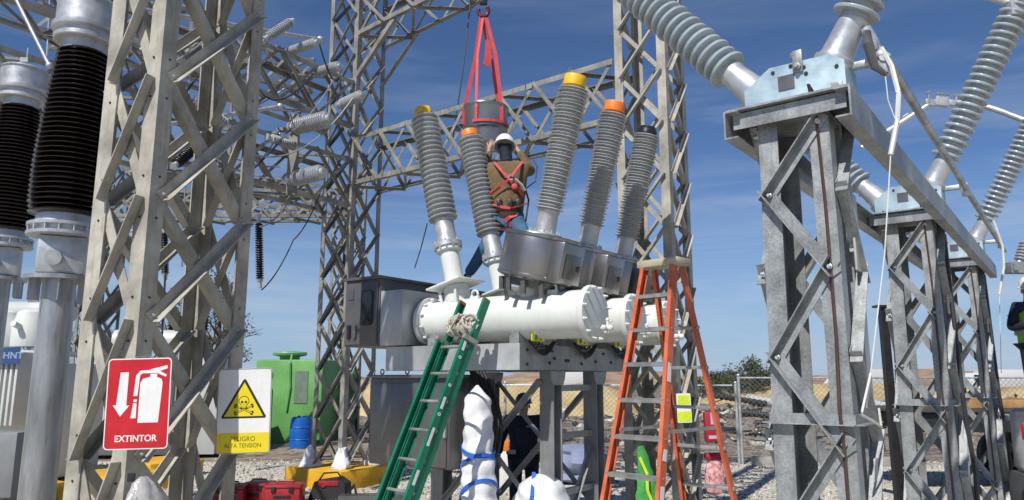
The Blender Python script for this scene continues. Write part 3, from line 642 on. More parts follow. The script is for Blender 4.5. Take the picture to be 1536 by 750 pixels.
for k in range(3):       # cable loops on the end face
    y = k * SP - .18; mb = MB()
    for q in range(4):
        pts = [V((xa + .03 + .012 * q, y - .04 + .5 * s, 2.40 - (.10 + .018 * q) * math.sin(math.pi * s))) for s in [i / 14 for i in range(15)]]; mb.path(pts, .009, 6)
    for q in range(26): mb.ball((xa + .03, y + .06 + .30 * random.random(), 2.325 + .05 * random.random()), random.uniform(.008, .016), 6)
    T.part('cable_loop', mb, m_rub)
# legs
LG = [(xa - .09, .42), (xa - .09, 1.40), (xb + .25, .42), (xb + .25, 1.40)]
for (x, y) in LG:
    mb = MB(); hx = .09
    mb.hull8((x - hx, y - hx, 0), (2 * hx, 0, 0), (0, .012, 0), (0, 0, 2.086)); mb.hull8((x - hx, y + hx - .012, 0), (2 * hx, 0, 0), (0, .012, 0), (0, 0, 2.086))
    mb.hull8((x - .006, y - hx + .012, 0), (.012, 0, 0), (0, 2 * hx - .024, 0), (0, 0, 2.08))
    mb.box((x, y, .012), (.34, .34, .024))
    lg = T.part('leg', mb, m_galv2)
    mb = MB(); mb.poly([(-.16, 2.082), (.16, 2.082), (.14, 2.0), (.1, 1.93), (-.1, 1.93), (-.14, 2.0)], Mx.Translation((x + hx + .002, y, 0)) @ Mx(((0, 0, 1, 0), (1, 0, 0, 0), (0, 1, 0, 0), (0, 0, 0, 1))), .01)
    T.part('gusset', mb, m_galv, lg)
for z in (.72, 1.33, 1.86):
    for x in (xa - .09, xb + .25):
        mb = MB(); mb.hull8((x - .03, .51, z), (.06, 0, 0), (0, .80, 0), (0, 0, .07)); T.part('strut', mb, m_galv2)
def diag(a, b, q):
    mb = MB(); a = V(a); b = V(b); d = (b - a).normalized(); n = q; x = V(n).cross(d); mb.L(a - x * .03, b - x * .03, x, n, .06, .008); T.part('brace', mb, m_galv2)
for y, s in ((.32, -1), (1.50, 1)):
    diag((xa - .15, y, 1.98), (xb + .3, y, .5), V((0, s, 0))); diag((xa - .15, y + .02 * -s, .5), (xb + .3, y + .02 * -s, 1.98), V((0, -s, 0)))
diag((xa - .09, .52, .15), (xa - .09, 1.30, 1.25), V((1, 0, 0))); diag((xb + .25, .52, .15), (xb + .25, 1.30, 1.25), V((1, 0, 0))); diag((xb + .25, 1.3, .15), (xb + .28, .52, 1.25), V((1, 0, 0)))
# mechanism cabinet
mb = MB(); mb.box((-2.90, .775, 2.775), (.58, 2.45, .80), bev=.01); cb = T.part('mechanism_cabinet', mb, m_dark)
mb = MB(); mb.box((-2.90, .775, 3.19), (.64, 2.52, .035), bev=.008); T.part('roof', mb, m_dark, cb)
mb = MB(); mb.box((-2.90, -.461, 2.77), (.54, .02, .74), bev=.006); T.part('door', mb, m_dark, cb)
def rrect(w, h, r, n=5):
    P = []
    for cx, cy, a0 in ((w / 2 - r, h / 2 - r, 0), (-w / 2 + r, h / 2 - r, 90), (-w / 2 + r, -h / 2 + r, 180), (w / 2 - r, -h / 2 + r, 270)):
        for i in range(n + 1): a = R(a0 + 90 * i / n); P.append((cx + r * math.cos(a), cy + r * math.sin(a)))
    return P
XZ = lambda x, y, z: Mx.Translation((x, y, z)) @ Mx(((1, 0, 0, 0), (0, 0, -1, 0), (0, 1, 0, 0), (0, 0, 0, 1)))   # outline plane facing -y
mb = MB(); mb.poly(rrect(.20, .42, .05), XZ(-2.79, -.471, 2.83), .012); wd = T.part('window_frame', mb, m_rub, cb)
mb = MB(); mb.poly(rrect(.165, .385, .04), XZ(-2.79, -.484, 2.83), .003); T.part('window', mb, m_lens, cb)
for x in (-3.08, -2.98):
    mb = MB(); mb.box((x, -.485, 2.55), (.05, .03, .17), bev=.01); T.part('handle', mb, m_blk if x < -3 else m_dark, cb)
mb = MB(); mb.box((-3.07, -.476, 3.0), (.09, .01, .12)); T.part('plate', mb, m_cab, cb)
for x in (-2.64,):
    mb = MB(); mb.path([V((x, -.20, 3.12)) + V((.02, .035 * math.cos(a), .035 * math.sin(a))) for a in [i * math.pi / 6 for i in range(13)]], .009); T.part('lifting_ring', mb, m_alu, cb)
mb = MB(); mb.box((-2.43, -.02, 2.70), (.35, .84, .64), bev=.008); T.part('transition_housing', mb, m_sungalv)
mb = MB(); mb.box((-2.43, 1.5, 2.70), (.35, 1.6, .6), bev=.008); T.part('transition_housing', mb, m_sungalv)
# lower control cabinet
mb = MB(); mb.box((-2.22, -.08, 1.52), (1.22, .50, .98), bev=.012); cb = T.part('control_cabinet', mb, m_cab)
mb = MB(); mb.box((-2.22, -.335, 1.50), (1.14, .02, .90), bev=.008); T.part('door', mb, m_cab, cb)
mb = MB(); mb.box((-2.22, -.09, 2.025), (1.28, .58, .04), bev=.01); T.part('roof', mb, m_cab, cb)
for x in (-2.7, -2.3, -1.75):
    mb = MB(); c = V((x, -.28, 2.05)); mb.path([c + V((.028 * math.cos(a), 0, .03 + .028 * math.sin(a))) for a in [i * math.pi / 6 for i in range(13)]], .008); T.part('lifting_ring', mb, m_dark, cb)
mb = MB(); mb.box((-1.66, -.355, 1.45), (.03, .03, .16)); T.part('handle', mb, m_alu, cb)
# cable duct and hoses right of the cabinet
mb = MB()
for q in range(5):
    pts = [V((-1.585 + .02 * q + .17 * math.sin(s * math.pi) + .02 * q * math.sin(s * math.pi), .0 + .03 * q, 2.08 - 1.25 * s)) for s in [i / 16 for i in range(17)]]; mb.path(pts, .022, 8)
T.part('hose_bundle', mb, m_rub)
mb = MB(); mb.box((-1.72, .34, 1.15), (.36, .12, 1.7), bev=.01); T.part('cable_duct', mb, m_cab)

# ---------------- hoisted ring with red sling
c = W(728, 182, 10.3)
T = Thing('steel_ring_housing', 'round steel housing hanging in red slings above the climbing worker', 'housing', c)
mb = MB(); mb.lathe([(.32, .0), (.335, .01), (.335, -.02), (.33, -.03), (.33, -.34), (.30, -.36), (.27, -.56), (.25, -.56), (.25, -.36), (.305, -.33), (.305, 0)][::-1], Mx.Translation(c + up(.18)), 48, cap=False); T.part('shell', mb, m_steel)
mb = MB(); mb.lathe([(.338, .16), (.345, .17), (.345, .19), (.338, .2)], Mx.Translation(c), 48, cap=False); T.part('rim', mb, m_steel)
hk = W(725, 22, 10.3)
T = Thing('lifting_sling', 'red webbing sling hanging from the hook around the steel ring', 'sling', hk)
for j, (dx, dy, w_) in enumerate([(-.31, -.14, .055), (-.12, -.32, .04), (.24, -.24, .055), (.22, .24, .05)]):
    e = c + V((dx, dy, .1)); top = hk + V((.03 * (j % 3 - 1), 0, 0)); mid = top.lerp(e, .45) + V(((.03, -.04, .05, .03, 0)[j], 0, 0))
    mb = MB(); mb.ribbon([top, mid, e, e + up(-.2)], w_, (1, .3 * (-1) ** j, 0), .008); T.part('strap', mb, m_strap)
mb = MB(); a = W(733, 60, 10.25); mb.ribbon([a, W(731, 90, 10.25), W(728, 98, 10.22), W(736, 82, 10.22)], .09, (1, .2, 0), .01); T.part('knot', mb, m_strap)
mb = MB(); mb.ribbon([c + V((.35 * math.cos(R(q)), .35 * math.sin(R(q)), -.10)) for q in range(-120, 20, 14)], .04, (0, 0, 1), .008); T.part('belly_strap', mb, m_strap)
T = Thing('crane_hook', 'dark red crane hook at the top edge holding the sling', 'hook', hk + up(.1))
mb = MB(); mb.path([hk + V((.075 * math.cos(a), 0, .06 + .09 * math.sin(a))) for a in [R(q) for q in range(-200, 60, 20)]], [.028] * 4 + [.032] * 9, 10); T.part('hook', mb, mat('hook_paint', (.1, .02, .03), .45, .3))
mb = MB(); mb.box(hk + up(.22), (.12, .08, .12), bev=.02); mb.tube(hk + up(.25), hk + up(3), .012); T.part('block', mb, m_blk)

# ---------------- right-hand steel columns carrying the disconnect switch
UU = V((.792, -.611, 0)); VV = V((.611, .792, 0)); CR = math.atan2(-.611, .792)
cols = [V((1.655 + .772 * d, 4.0 + d, 0)) for d in (0, 2.65, 5.3)]
lab = ['nearest galvanised steel column, widest and rising nearly the full picture height', 'second galvanised steel column, between the nearest one and the farthest one', 'third and farthest galvanised steel column, nearest the right edge']
T = Thing('steel_column', lab[0], 'column', cols[0], CR, group='galvanised columns of the disconnect switch', local=True)
ZC = 3.42
def hw(z): return .214 - .026 * z / ZC
for sx in (-1, 1):
    for sy in (-1, 1):
        mb = MB(); a = V((sx * hw(-.02), sy * hw(-.02), -.02)); b = V((sx * hw(ZC), sy * hw(ZC), ZC)); mb.L(a, b, (-sx, 0, 0), (0, -sy, 0), .105, .011)
        lg = T.part('leg', mb, m_galv)
nodes = [3.36, 2.99, 2.57, 2.11, 1.68, 1.22, .76, .3]
for f in range(4):
    n = [V((0, -1, 0)), V((1, 0, 0)), V((0, 1, 0)), V((-1, 0, 0))][f]; u = up(1).cross(n)
    for k in range(7):
        if k == 3 : pass
        s = 1 if (k + (f % 2) * 0) % 2 == 0 else -1
        za, zb = nodes[k], nodes[k + 1]
        A = n * (hw(za) + .004) + u * (hw(za) - .05) * s + up(za); B = n * (hw(zb) + .004) - u * (hw(zb) - .05) * s + up(zb)
        d = (B - A).normalized(); q = n.cross(d); mb = MB(); A -= d * .05; B += d * .05; mb.L(A - q * .03, B - q * .03, q, n, .06, .007); br = T.part('brace', mb, m_galv)
        for X in (A + d * .05, B - d * .05):
            mb = MB(); mb.lathe([(.016, 0), (.016, .013), (.010, .015), (.010, .03)], frame(X + n * .007, n), 6, smooth=False); T.part('bolt', mb, m_alu, br)
    mb = MB(); h = hw(1.8) + .012; mb.hull8(n * h - u * (h - .0) + up(1.77), u * 2 * h, n * -.008, up(.055)); mb.hull8(n * (h + .0) - u * h + up(1.77), u * 2 * h, n * .04, up(.006)); T.part('collar', mb, m_galv)
# brace tail flanges on the right-hand face, sunlight painted in as a pale tone
for z, hgt in ((2.78, .42), (2.15, .5), (1.35, .5)):
    mb = MB(); mb.box((hw(z) + .035, .04, z), (.012, .10, hgt), bev=.002); mb.box((hw(z) + .018, .04, z), (.034, .03, hgt * .5)); T.part('brace_flange', mb, mat('sunlit_flange', (.5, .5, .49), .5, .3, .1, 5))
mb = MB(); mb.box((0, 0, 3.49), (.66, .60, .012)); mb.box((0, 0, 3.425), (.36, .36, .008)); T.part('top_plate', mb, m_galv)
mb = MB()
for sy in (-1, 1): mb.L(V((-.30, sy * .265, 3.475)), V((.30, sy * .265, 3.475)), (0, 0, -1), (0, -sy, 0), .09, .008)
T.part('plate_rib', mb, m_galv)
mb = MB(); pts = [V((hw(3.4) - .06, -hw(3.4) - .012, 3.52)), V((hw(3.4) - .06, -.30, 3.54)), V((.13, -.20, 3.4)), V((.145, -.205, 2.9)), V((.15, -.212, 2.2)), V((.145, -.235, 1.85)), V((.155, -.245, 1.7)), V((.15, -.22, 1.2)), V((.15, -.225, .5)), V((.15, -.225, 0))]
mb.path(pts, .0085, 6); T.part('control_cable', mb, m_brnc)
for k in (1, 2): dup(T.r, cols[k], CR, lab[k])
# long channel beams along the row
for su, lb in ((1, 'long galvanised channel beam along the right side of the three column tops'), (-1, 'long galvanised channel beam along the left side of the three column tops')):
    a = cols[0] + UU * su * .335 - VV * .32; b = cols[2] + UU * su * .335 + VV * .7; mb = MB(); t_ = .01; d = b - a
    mb.hull8(a + up(3.32), d, -UU * su * t_, up(.163)); mb.hull8(a + up(3.32) - UU * su * t_, d, -UU * su * .07, up(t_)); mb.hull8(a + up(3.473) - UU * su * t_, d, -UU * su * .07, up(t_))
    solo('channel_beam', mb, m_galv, lb, 'beam')
# disconnect switch pole
ZB = 3.498
lab = ['nearest switch pole with blue-grey box and two insulators cut by the top edge', 'middle switch pole, its blue-grey box halfway along the row', 'farthest switch pole, its blue-grey box smallest and lowest in view']
T = Thing('disconnect_switch', lab[0], 'switch', cols[0] + up(ZB), CR, group='poles of the disconnect switch', local=True)
mb = MB(); mb.poly([(-.27, 0), (.28, 0), (.28, .20), (.20, .25), (-.12, .255), (-.27, .15)], Mx.Translation((0, -.14, 0)) @ Mx(((1, 0, 0, 0), (0, 0, 1, 0), (0, 1, 0, 0), (0, 0, 0, 1))), .26)
bx = T.part('base_box', mb, m_galvb)
mb = MB(); mb.poly(rrect(.09, .085, .004), XZ(-.03, -.142, .145), .003); T.part('nameplate', mb, mat('nameplate_grey', (.12, .12, .13), .4, .3), bx)
mb = MB()
for (x, z) in [(-.20, .03), (.0, .235), (.08, .17), (.24, .17), (.07, .21), (-.1, .22)]: mb.lathe([(.011, 0), (.011, .004)], frame((x, -.141, z), (0, -1, 0)), 10)
T.part('bolt_holes', mb, m_blk, bx)
mb = MB(); mb.box((.235, -.15, .05), (.06, .012, .06), bev=.004); mb.lathe([(.018, 0), (.018, .012)], frame((.235, -.156, .05), (0, -1, 0)), 6, smooth=False); T.part('lug', mb, m_galv, bx)
mb = MB(); mb.box((.04, -.15, .25), (.055, .012, .13), bev=.004); mb.lathe([(.022, 0), (.022, .014), (.012, .016), (.012, .03)], frame((.04, -.156, .215), (0, -1, 0)), 6, smooth=False); mb.box((.02, -.1, .30), (.05, .06, .035), bev=.006); T.part('clamp', mb, m_galv, bx)
for sg, tl, x0, zb in ((-1, R(40), -.22, .14), (1, R(28), .19, .235)):
    M = frame((x0, 0, zb), (sg * math.sin(tl), 0, math.cos(tl)), (0, 1, 0))
    pr = sheds(22, .27, 1.75, .075, .128, .122, .45, .15)
    mb = MB(); mb.lathe(pr, M, 40); ins = T.part('insulator', mb, m_porc2)
    mb = MB(); mb.lathe([(.11, 0), (.115, .01), (.115, .035), (.098, .045), (.092, .07), (.078, .24), (.082, .26), (.075, .28)], M, 36); T.part('end_fitting', mb, m_alu, ins)
    mb = MB(); mb.lathe([(.09, 1.75), (.08, 1.77), (.075, 1.88), (.10, 1.89), (.10, 1.92)], M, 30); T.part('top_fitting', mb, m_alu, ins)
    mb = MB(); mb.lathe([(.06, -.12), (.075, 0.0)], M, 20); T.part('bearing', mb, m_dark, ins)
mb = MB(); mb.box((.36, .0, .20), (.18, .05, .04), bev=.01); mb.box((.45, 0, .17), (.06, .08, .12), bev=.015); mb.ball((.44, -.02, .22), .035); T.part('crank_arm', mb, m_alu)
for k in (1, 2): dup(T.r, cols[k] + up(ZB), CR, lab[k])
# interphase rod
a = cols[0] + UU * .46 - VV * .05 + up(ZB + .2); b = cols[2] + UU * .46 + VV * .5 + up(ZB + .14)
mb = MB(); mb.tube(a, b, .026, n=16); solo('drive_rod', mb, m_pole, 'long thin pipe linking the cranks of the three switch poles', 'rod')
# conductors at the live ends
def cond(pts, r, lab, m=m_alu):
    P = [V(p) for p in pts]
    for _ in range(3):
        Q = [P[0]]
        for i in range(len(P) - 1): Q += [P[i].lerp(P[i + 1], .25), P[i].lerp(P[i + 1], .75)]
        Q.append(P[-1]); P = Q
    mb = MB(); mb.path(P, r, 12); return solo('conductor', mb, m, lab, 'conductor')
cond([W(1292, 222, 7.4), W(1350, 185, 7.3), W(1392, 158, 7.2)], .028, 'bare aluminium conductor rising to the clamp left of the leaning insulator')
cond([W(1434, 154, 7.2), W(1478, 158, 7.1), W(1545, 184, 6.8)], .03, 'bare aluminium conductor running from the clamp to the right edge')
cond([W(1470, -8, 6.2), W(1520, 6, 6.1), W(1550, 10, 6.0)], .035, 'pale conductor in the top right corner')
T = Thing('conductor_clamp', 'bolted aluminium clamp joining two conductors behind the leaning insulator', 'clamp', W(1412, 152, 7.2))
mb = MB(); c = W(1412, 153, 7.2); M = Mx.Translation(c) @ Mx.Rotation(R(6), 4, 'Y'); mb.box((0, 0, 0), (.14, .07, .10), M, bev=.012); mb.box((-.12, 0, -.02), (.1, .05, .07), M, bev=.01); mb.box((.13, 0, .0), (.12, .05, .06), M, bev=.01); T.part('body', mb, m_alu)
mb = MB()
for x in (-.14, -.05, .0, .05, .14): mb.lathe([(.012, -.05), (.012, .05)], M @ Mx.Translation((x, -.02, .02)), 8); mb.lathe([(.018, .05), (.018, .07)], M @ Mx.Translation((x, -.02, .02)), 6)
T.part('bolt', mb, m_galv)
T = Thing('conductor_clamp', 'small bolted clamp cut by the top right corner', 'clamp', W(1528, 12, 6))
mb = MB(); mb.box(W(1530, 14, 6), (.2, .08, .12), bev=.01); T.part('body', mb, m_alu)
# tied-up hardware hanging by the nearest pole
T = Thing('terminal_clamp', 'cast terminal clamp dangling right of the nearest switch box', 'clamp', W(1318, 90, 3.75))
mb = MB(); mb.path([W(1298, 42, 3.75), W(1308, 62, 3.75), W(1316, 80, 3.75)], [.03, .034, .03], 10); mb.box(W(1318, 92, 3.75), (.10, .07, .06), Mx(), bev=.0); mb.ball(W(1308, 68, 3.72), .035); T.part('body', mb, m_alu)
mb = MB(); mb.path([W(1300, 48, 3.7), W(1302, 66, 3.68), W(1312, 100, 3.7), W(1330, 112, 3.7)], [.02, .03, .022, .012], 8); T.part('lug', mb, m_dark)
cable([W(1322, 72, 3.7), W(1338, 100, 3.65), W(1348, 140, 3.6), W(1346, 180, 3.6), W(1336, 232, 3.6)], .013, 'bundled white cable curving down beside the nearest switch box', mat('pale_cable', (.6, .6, .58), .5), name='cable')
cable([W(1336, 232, 3.6), W(1327, 380, 3.6), W(1306, 560, 3.6), W(1300, 612, 3.6)], .0035, 'thin white rope hanging down in front of the second column', m_rope, name='rope')
cable([W(1490, 330, 8.2), W(1504, 370, 8.2), W(1506, 400, 8.2), W(1499, 442, 8.2)], .014, 'pale cable tail hanging by the third column top', mat('pale_cable', (.6, .6, .58), .5))
cable([W(1499, 442, 8.2), W(1502, 560, 8.2)], .004, 'thin rope hanging right of the third column', m_rope, name='rope')
cable([W(1326, 95, 3.7), W(1332, 150, 3.7), W(1344, 182, 3.7), W(1362, 170, 3.7)], .003, 'loose thin white string around the bundled cable', m_rope, name='string')
cable([W(1306, 560, 3.6), W(1292, 622, 3.5), W(1310, 632, 3.6), W(1322, 640, 3.7), W(1318, 612, 3.7)], .006, 'knotted white cord at the collar of the nearest column', m_rope, name='cord')
for k in range(2):
    cable([cols[k + 1] + UU * .24 + VV * (.1) + up(3.3), cols[k + 1] + UU * .27 - VV * .02 + up(1.8), cols[k + 1] + UU * .3 + up(1.2), cols[k + 1] + UU * .28 + up(.1)], .018, ['dark cable running down the second steel column', 'dark cable running down the third steel column'][k])
mb = MB(); p = W(1520, 402, 9.0); mb.box((0, 0, 0), (.7, .14, .14), Mx.Translation(p + V((.28, 0, 0))), bev=.008)
for x in (-.03, .12, .3): mb.box((x, -.08, 0), (.05, .03, .08), Mx.Translation(p))
solo('steel_bracket', mb, m_galv, 'short galvanised arm entering from the right edge above the vest worker', 'bracket')
insulator('small insulator standing on the arm at the right edge', W(1528, 396, 9), W(1540, 360, 9), 6, .07, None, 'post_insulator', None)
def crumple(prof, M, n=44, amp=.07, seed=1):
    rnd = random.Random(seed); mb = MB(); vs = []
    for j, (r, z) in enumerate(prof):
        for i in range(n): a = 6.283 * i / n; q = r * (1 + amp * math.sin(5 * a + z * 9) * .7 + amp * .8 * math.sin(z * 34 + 2.5 * math.sin(a + z * 3)) + rnd.uniform(-amp, amp) * .33); vs.append(M @ V((q * math.cos(a), q * math.sin(a), z)))
    fs = [(j * n + i, j * n + (i + 1) % n, (j + 1) * n + (i + 1) % n, (j + 1) * n + i) for j in range(len(prof) - 1) for i in range(n)] + [tuple(range(n - 1, -1, -1)), tuple(range((len(prof) - 1) * n, len(prof) * n))]
    mb.add(vs, fs, False); return mb
# ---------------- ladders
def cross_c(mb, p0, p1, wd, fl, web, dep, t=.006):
    """C rail between p0 and p1: wd = direction the web faces (outwards), fl = depth direction"""
    p0 = V(p0); p1 = V(p1); d = p1 - p0; wd = V(wd).normalized(); fd = V(fl).normalized()
    mb.hull8(p0 - fd * web / 2, d, fd * web, -wd * t)
    for s in (-1, 1):
        mb.hull8(p0 + fd * s * web / 2 - wd * t, d, -fd * s * t, -wd * dep)
HT = 3.05
T = Thing('stepladder', 'tall orange fibreglass stepladder with aluminium steps', 'ladder', (1.39, 6.66, 0), -R(44.6), local=True)
def fx(z): return .17 + (.345 - .17) * (HT - z) / HT
def fy(z): return -.06 - .80 * (HT - z) / HT
def ry(z): return .06 + .78 * (HT - z) / HT
for s in (-1, 1):
    mb = MB(); cross_c(mb, (s * fx(0), fy(0), .0), (s * fx(3.0), fy(3.0), 3.0), (s, 0, 0), (0, 1, -.25), .085, .03); fr = T.part('front_rail', mb, m_lado)
    mb = MB(); mb.box((s * fx(0), fy(0), .03), (.05, .11, .06), bev=.01); T.part('foot', mb, m_rub, fr)
    for z, h in ((1.98, .16), (1.35, .1), (1.0, .16)):
        if s > 0: mb = MB(); p = V((s * (fx(z) + .002), fy(z), z)); mb.hull8(p + V((0, -.025, 0)), (0.002, 0, 0), (0, .05, -.012), (-.01, .04, h)); T.part('sticker', mb, m_swh, fr)
    mb = MB(); cross_c(mb, (s * (fx(0) - .01), ry(0), .0), (s * (fx(3) - .01), ry(3), 3.0), (s, 0, 0), (0, 1, .25), .06, .026); rr = T.part('rear_rail', mb, m_lado)
    mb = MB(); mb.box((s * (fx(0) - .01), ry(0), .03), (.05, .08, .06), bev=.01); T.part('foot', mb, m_rub, rr)
for k in range(9):
    z = .305 * (k + 1)
    mb = MB(); w_ = fx(z) * 2 - .014; y = fy(z); mb.box((0, y, z), (w_, .095, .006)); mb.box((0, y - .045, z - .016), (w_, .005, .03)); mb.box((0, y + .045, z - .016), (w_, .005, .03))
    for q in range(5): mb.box((0, y - .03 + .015 * q, z + .0045), (w_, .004, .003))
    st = T.part('step', mb, m_tread)
    for s in (-1, 1):
        mb = MB(); mb.hull8((s * (fx(z) - .012), y, z - .003), (-s * .004, 0, 0), (0, .03, 0), (-s * .0, 0, -.1)); mb.lathe([(.008, 0), (.008, .006)], frame((s * (fx(z) + .0005), y, z - .01), (s, 0, 0)), 8); T.part('rivet', mb, m_lalu, st)
for k in range(7):
    z = .30 + .36 * k; mb = MB(); mb.box((0, ry(z) + .015, z), ((fx(z) - .01) * 2 + .02, .045, .03), bev=.004); T.part('rear_bar', mb, m_lalu)
mb = MB(); mb.box((0, 0, HT - .01), (.44, .22, .07), bev=.014); mb.box((0, 0, HT + .027), (.36, .13, .008)); T.part('top_cap', mb, m_cap)
for s in (-1, 1):
    z = 1.55; mb = MB(); a = V((s * (fx(z) - .03), fy(z) + .02, z)); b = V((s * (fx(z) - .03), ry(z) - .01, z + .0)); mb.hull8(a, b - a, (0.004, 0, 0), (0, 0, .03)); T.part('spreader', mb, m_lalu)

# green extension ladder leaning on the tank
top = V((-.40, 7.72, 2.80)); bot = V((-1.33, 6.85, 0)); dd = (top - bot); rg = V((-dd.y, dd.x, 0)).normalized() * -1
T = Thing('extension_ladder', 'green fibreglass extension ladder leaning against the white tank', 'ladder', bot)
dn = dd.normalized(); nrm = rg.cross(dn)
if nrm.y > 0: nrm = -nrm
HWL = .215
for s in (-1, 1):
    mb = MB(); cross_c(mb, bot + rg * HWL * s, top + rg * HWL * s, rg * s, nrm, .085, .032, .006); fr = T.part('rail', mb, m_ladg)
    mb = MB(); mb.box((0, 0, 0), (.035, .085, .03), frame(top + rg * (HWL - .02) * s, dn, rg)); T.part('rail_cap', mb, mat('brass_cap', (.35, .16, .03), .4, .4), fr)
    # fly section, in front, ends lower
    e = bot + dd * .845; of = nrm * .09
    mb = MB(); cross_c(mb, bot + of + rg * (HWL + .012) * s, e + of + rg * (HWL + .012) * s, rg * s, nrm, .07, .032, .006); fl = T.part('rail', mb, m_ladg)
    mb = MB(); mb.box((0, 0, 0), (.05, .19, .05), frame(e + nrm * .045 + rg * (HWL + .01) * s, dn, rg), bev=.006); T.part('guide_bracket', mb, m_lalu, fl)
    if s > 0:
        for k in range(9):
            p = bot + dd * (.10 + .0965 * k) + of + rg * (HWL + .013)
            mb = MB(); mb.lathe([(.017, 0), (.017, .003), (.009, .003), (.009, .0)], frame(p, rg), 16, cap=False); T.part('rung_plug', mb, m_swh, fl)
        for a_, h in ((.80, .05), (.48, .09), (.36, .07), (.60, .06)):
            p = bot + dd * a_ + of + rg * (HWL + .013) - nrm * .015; mb = MB(); mb.hull8(p, dn * h * 2, nrm * .03, rg * .002); T.part('sticker', mb, m_swh, fl)
for k in range(9):
    c = bot + dd * (.05 + .0965 * k) + nrm * .045; mb = MB(); mb.tube(c - rg * HWL, c + rg * HWL, .017, n=12); T.part('rung', mb, m_lalu)
# rope bundle on its head
T = Thing('cloth_bundle', 'dirty white rope and rag bundle tied on the green ladder top', 'bundle', top - dd * .1)
mb = MB(); rnd = random.Random(3)
for side in (-1, 1):
    c = top - dn * .30 + rg * .10 * side + nrm * .02
    for q in range(34):
        a0 = rnd.uniform(0, 6.28); rr = rnd.uniform(.05, .085); tl = V((rnd.gauss(0, .35), rnd.gauss(0, .35), rnd.gauss(0, .35)))
        ax = (rg * side + tl).normalized(); M = frame(c + tl * .07 + rg * rnd.uniform(-.06, .06), ax)
        mb.path([M @ V((rr * math.cos(a0 + i * .5), rr * math.sin(a0 + i * .5), .004 * i)) for i in range(9)], .014, 6)
T.part('rope_coil', mb, mat('dirty_cloth', (.5, .46, .4), .8, 0, .25, 6, .4))
mb = MB(); c = top - dn * .34 + nrm * .01; mb.path([c - rg * .19, c, c + rg * .19], .035, 8)
for q in range(6): mb.path([c + rg * rnd.uniform(-.05, .05), c + rg * rnd.uniform(-.08, .08) + up(-.12) + nrm * .02], .012, 5)
T.part('binding', mb, mat('brown_cloth', (.10, .06, .045), .8, 0, .25))

# ---------------- people
def skin(pts, edges, root, name, m, parent, inv, sub=2):
    names = list(pts); me = bpy.data.meshes.new(name); me.from_pydata([pts[k][0] for k in names], [(names.index(a), names.index(b)) for a, b in edges], [])
    o = bpy.data.objects.new(name, me); col.objects.link(o)
    md = o.modifiers.new('s', 'SKIN'); md.use_smooth_shade = True; md.use_x_symmetry = False
    for i, k in enumerate(names):
        r = pts[k][1]; me.skin_vertices[0].data[i].radius = r if isinstance(r, tuple) else (r, r); me.skin_vertices[0].data[i].use_root = (k == root)
    sb = o.modifiers.new('d', 'SUBSURF'); sb.levels = sub; sb.render_levels = sub
    dg = bpy.context.evaluated_depsgraph_get(); me2 = bpy.data.meshes.new_from_object(o.evaluated_get(dg)); bpy.data.objects.remove(o)
    me2.transform(inv); me2.materials.clear(); me2.materials.append(m)
    for p in me2.polygons: p.use_smooth = True
    o = bpy.data.objects.new(name, me2); col.objects.link(o); o.parent = parent; return o
m_skin = mat('skin', (.42, .24, .17), .55, 0, .06); m_glove = mat('dark_glove', (.03, .03, .03), .8, 0, .2)
def person(label, J, group, jacket, legs, boot, facing, skinm=None, glove=None):
    """J: joints dict head neck chest pelvis, (l|r)_(sh el wr hip kn an)."""
    base = (J['lan'] + J['ran']) / 2; T = Thing('person', label, 'person', base, group=group)
    f = V(facing).normalized(); sd_ = f.cross(up(1)).normalized()
    P = {'pel': (J['pel'], .115), 'che': (J['che'], .135), 'nec': (J['nec'], .055), 'hd1': (J['hd'] + f * .0 - up(.02), .085), 'hd2': (J['hd'] + up(.06), .082)}
    E = [('pel', 'che'), ('che', 'nec'), ('nec', 'hd1'), ('hd1', 'hd2')]
    for s in 'lr':
        P[s + 'sh'] = (J[s + 'sh'], .062); P[s + 'el'] = (J[s + 'el'], .042); P[s + 'wr'] = (J[s + 'wr'], .028)
        P[s + 'hip'] = (J[s + 'hip'], .085); P[s + 'kn'] = (J[s + 'kn'], .058); P[s + 'an'] = (J[s + 'an'], .04)
        E += [('che', s + 'sh'), (s + 'sh', s + 'el'), (s + 'el', s + 'wr'), ('pel', s + 'hip'), (s + 'hip', s + 'kn'), (s + 'kn', s + 'an')]
        d = (J[s + 'wr'] - J[s + 'el']).normalized(); x = d.cross(f + up(.2)).normalized(); pl = J[s + 'wr'] + d * .07
        P[s + 'pl'] = (pl, (.034, .022)); E.append((s + 'wr', s + 'pl'))
        for q in range(4):
            r0 = pl + x * (.027 - .018 * q) + d * .02; ln = (.065, .075, .07, .055)[q]; cu = f * .02
            P[f'{s}f{q}a'] = (r0, .009); P[f'{s}f{q}b'] = (r0 + d * ln * .55 + cu * .3, .0085); P[f'{s}f{q}c'] = (r0 + d * ln + cu * 1.3, .007)
            E += [(s + 'pl', f'{s}f{q}a'), (f'{s}f{q}a', f'{s}f{q}b'), (f'{s}f{q}b', f'{s}f{q}c')]
        P[s + 'th'] = (J[s + 'wr'] + d * .045 + x * .045, .011); P[s + 'th2'] = (J[s + 'wr'] + d * .08 + x * .06 + f * .01, .009); E += [(s + 'wr', s + 'th'), (s + 'th', s + 'th2')]
        P[s + 'to'] = (J[s + 'an'] + f * .13 - up(.05), (.045, .03)); E.append((s + 'an', s + 'to'))
    body = skin(P, E, 'pel', 'body', skinm or m_skin, T.r, T.inv)
    return T, f, sd_
def garment(T, nm, m, pts, edges, root): return skin(pts, edges, root, nm, m, T.r, T.inv)
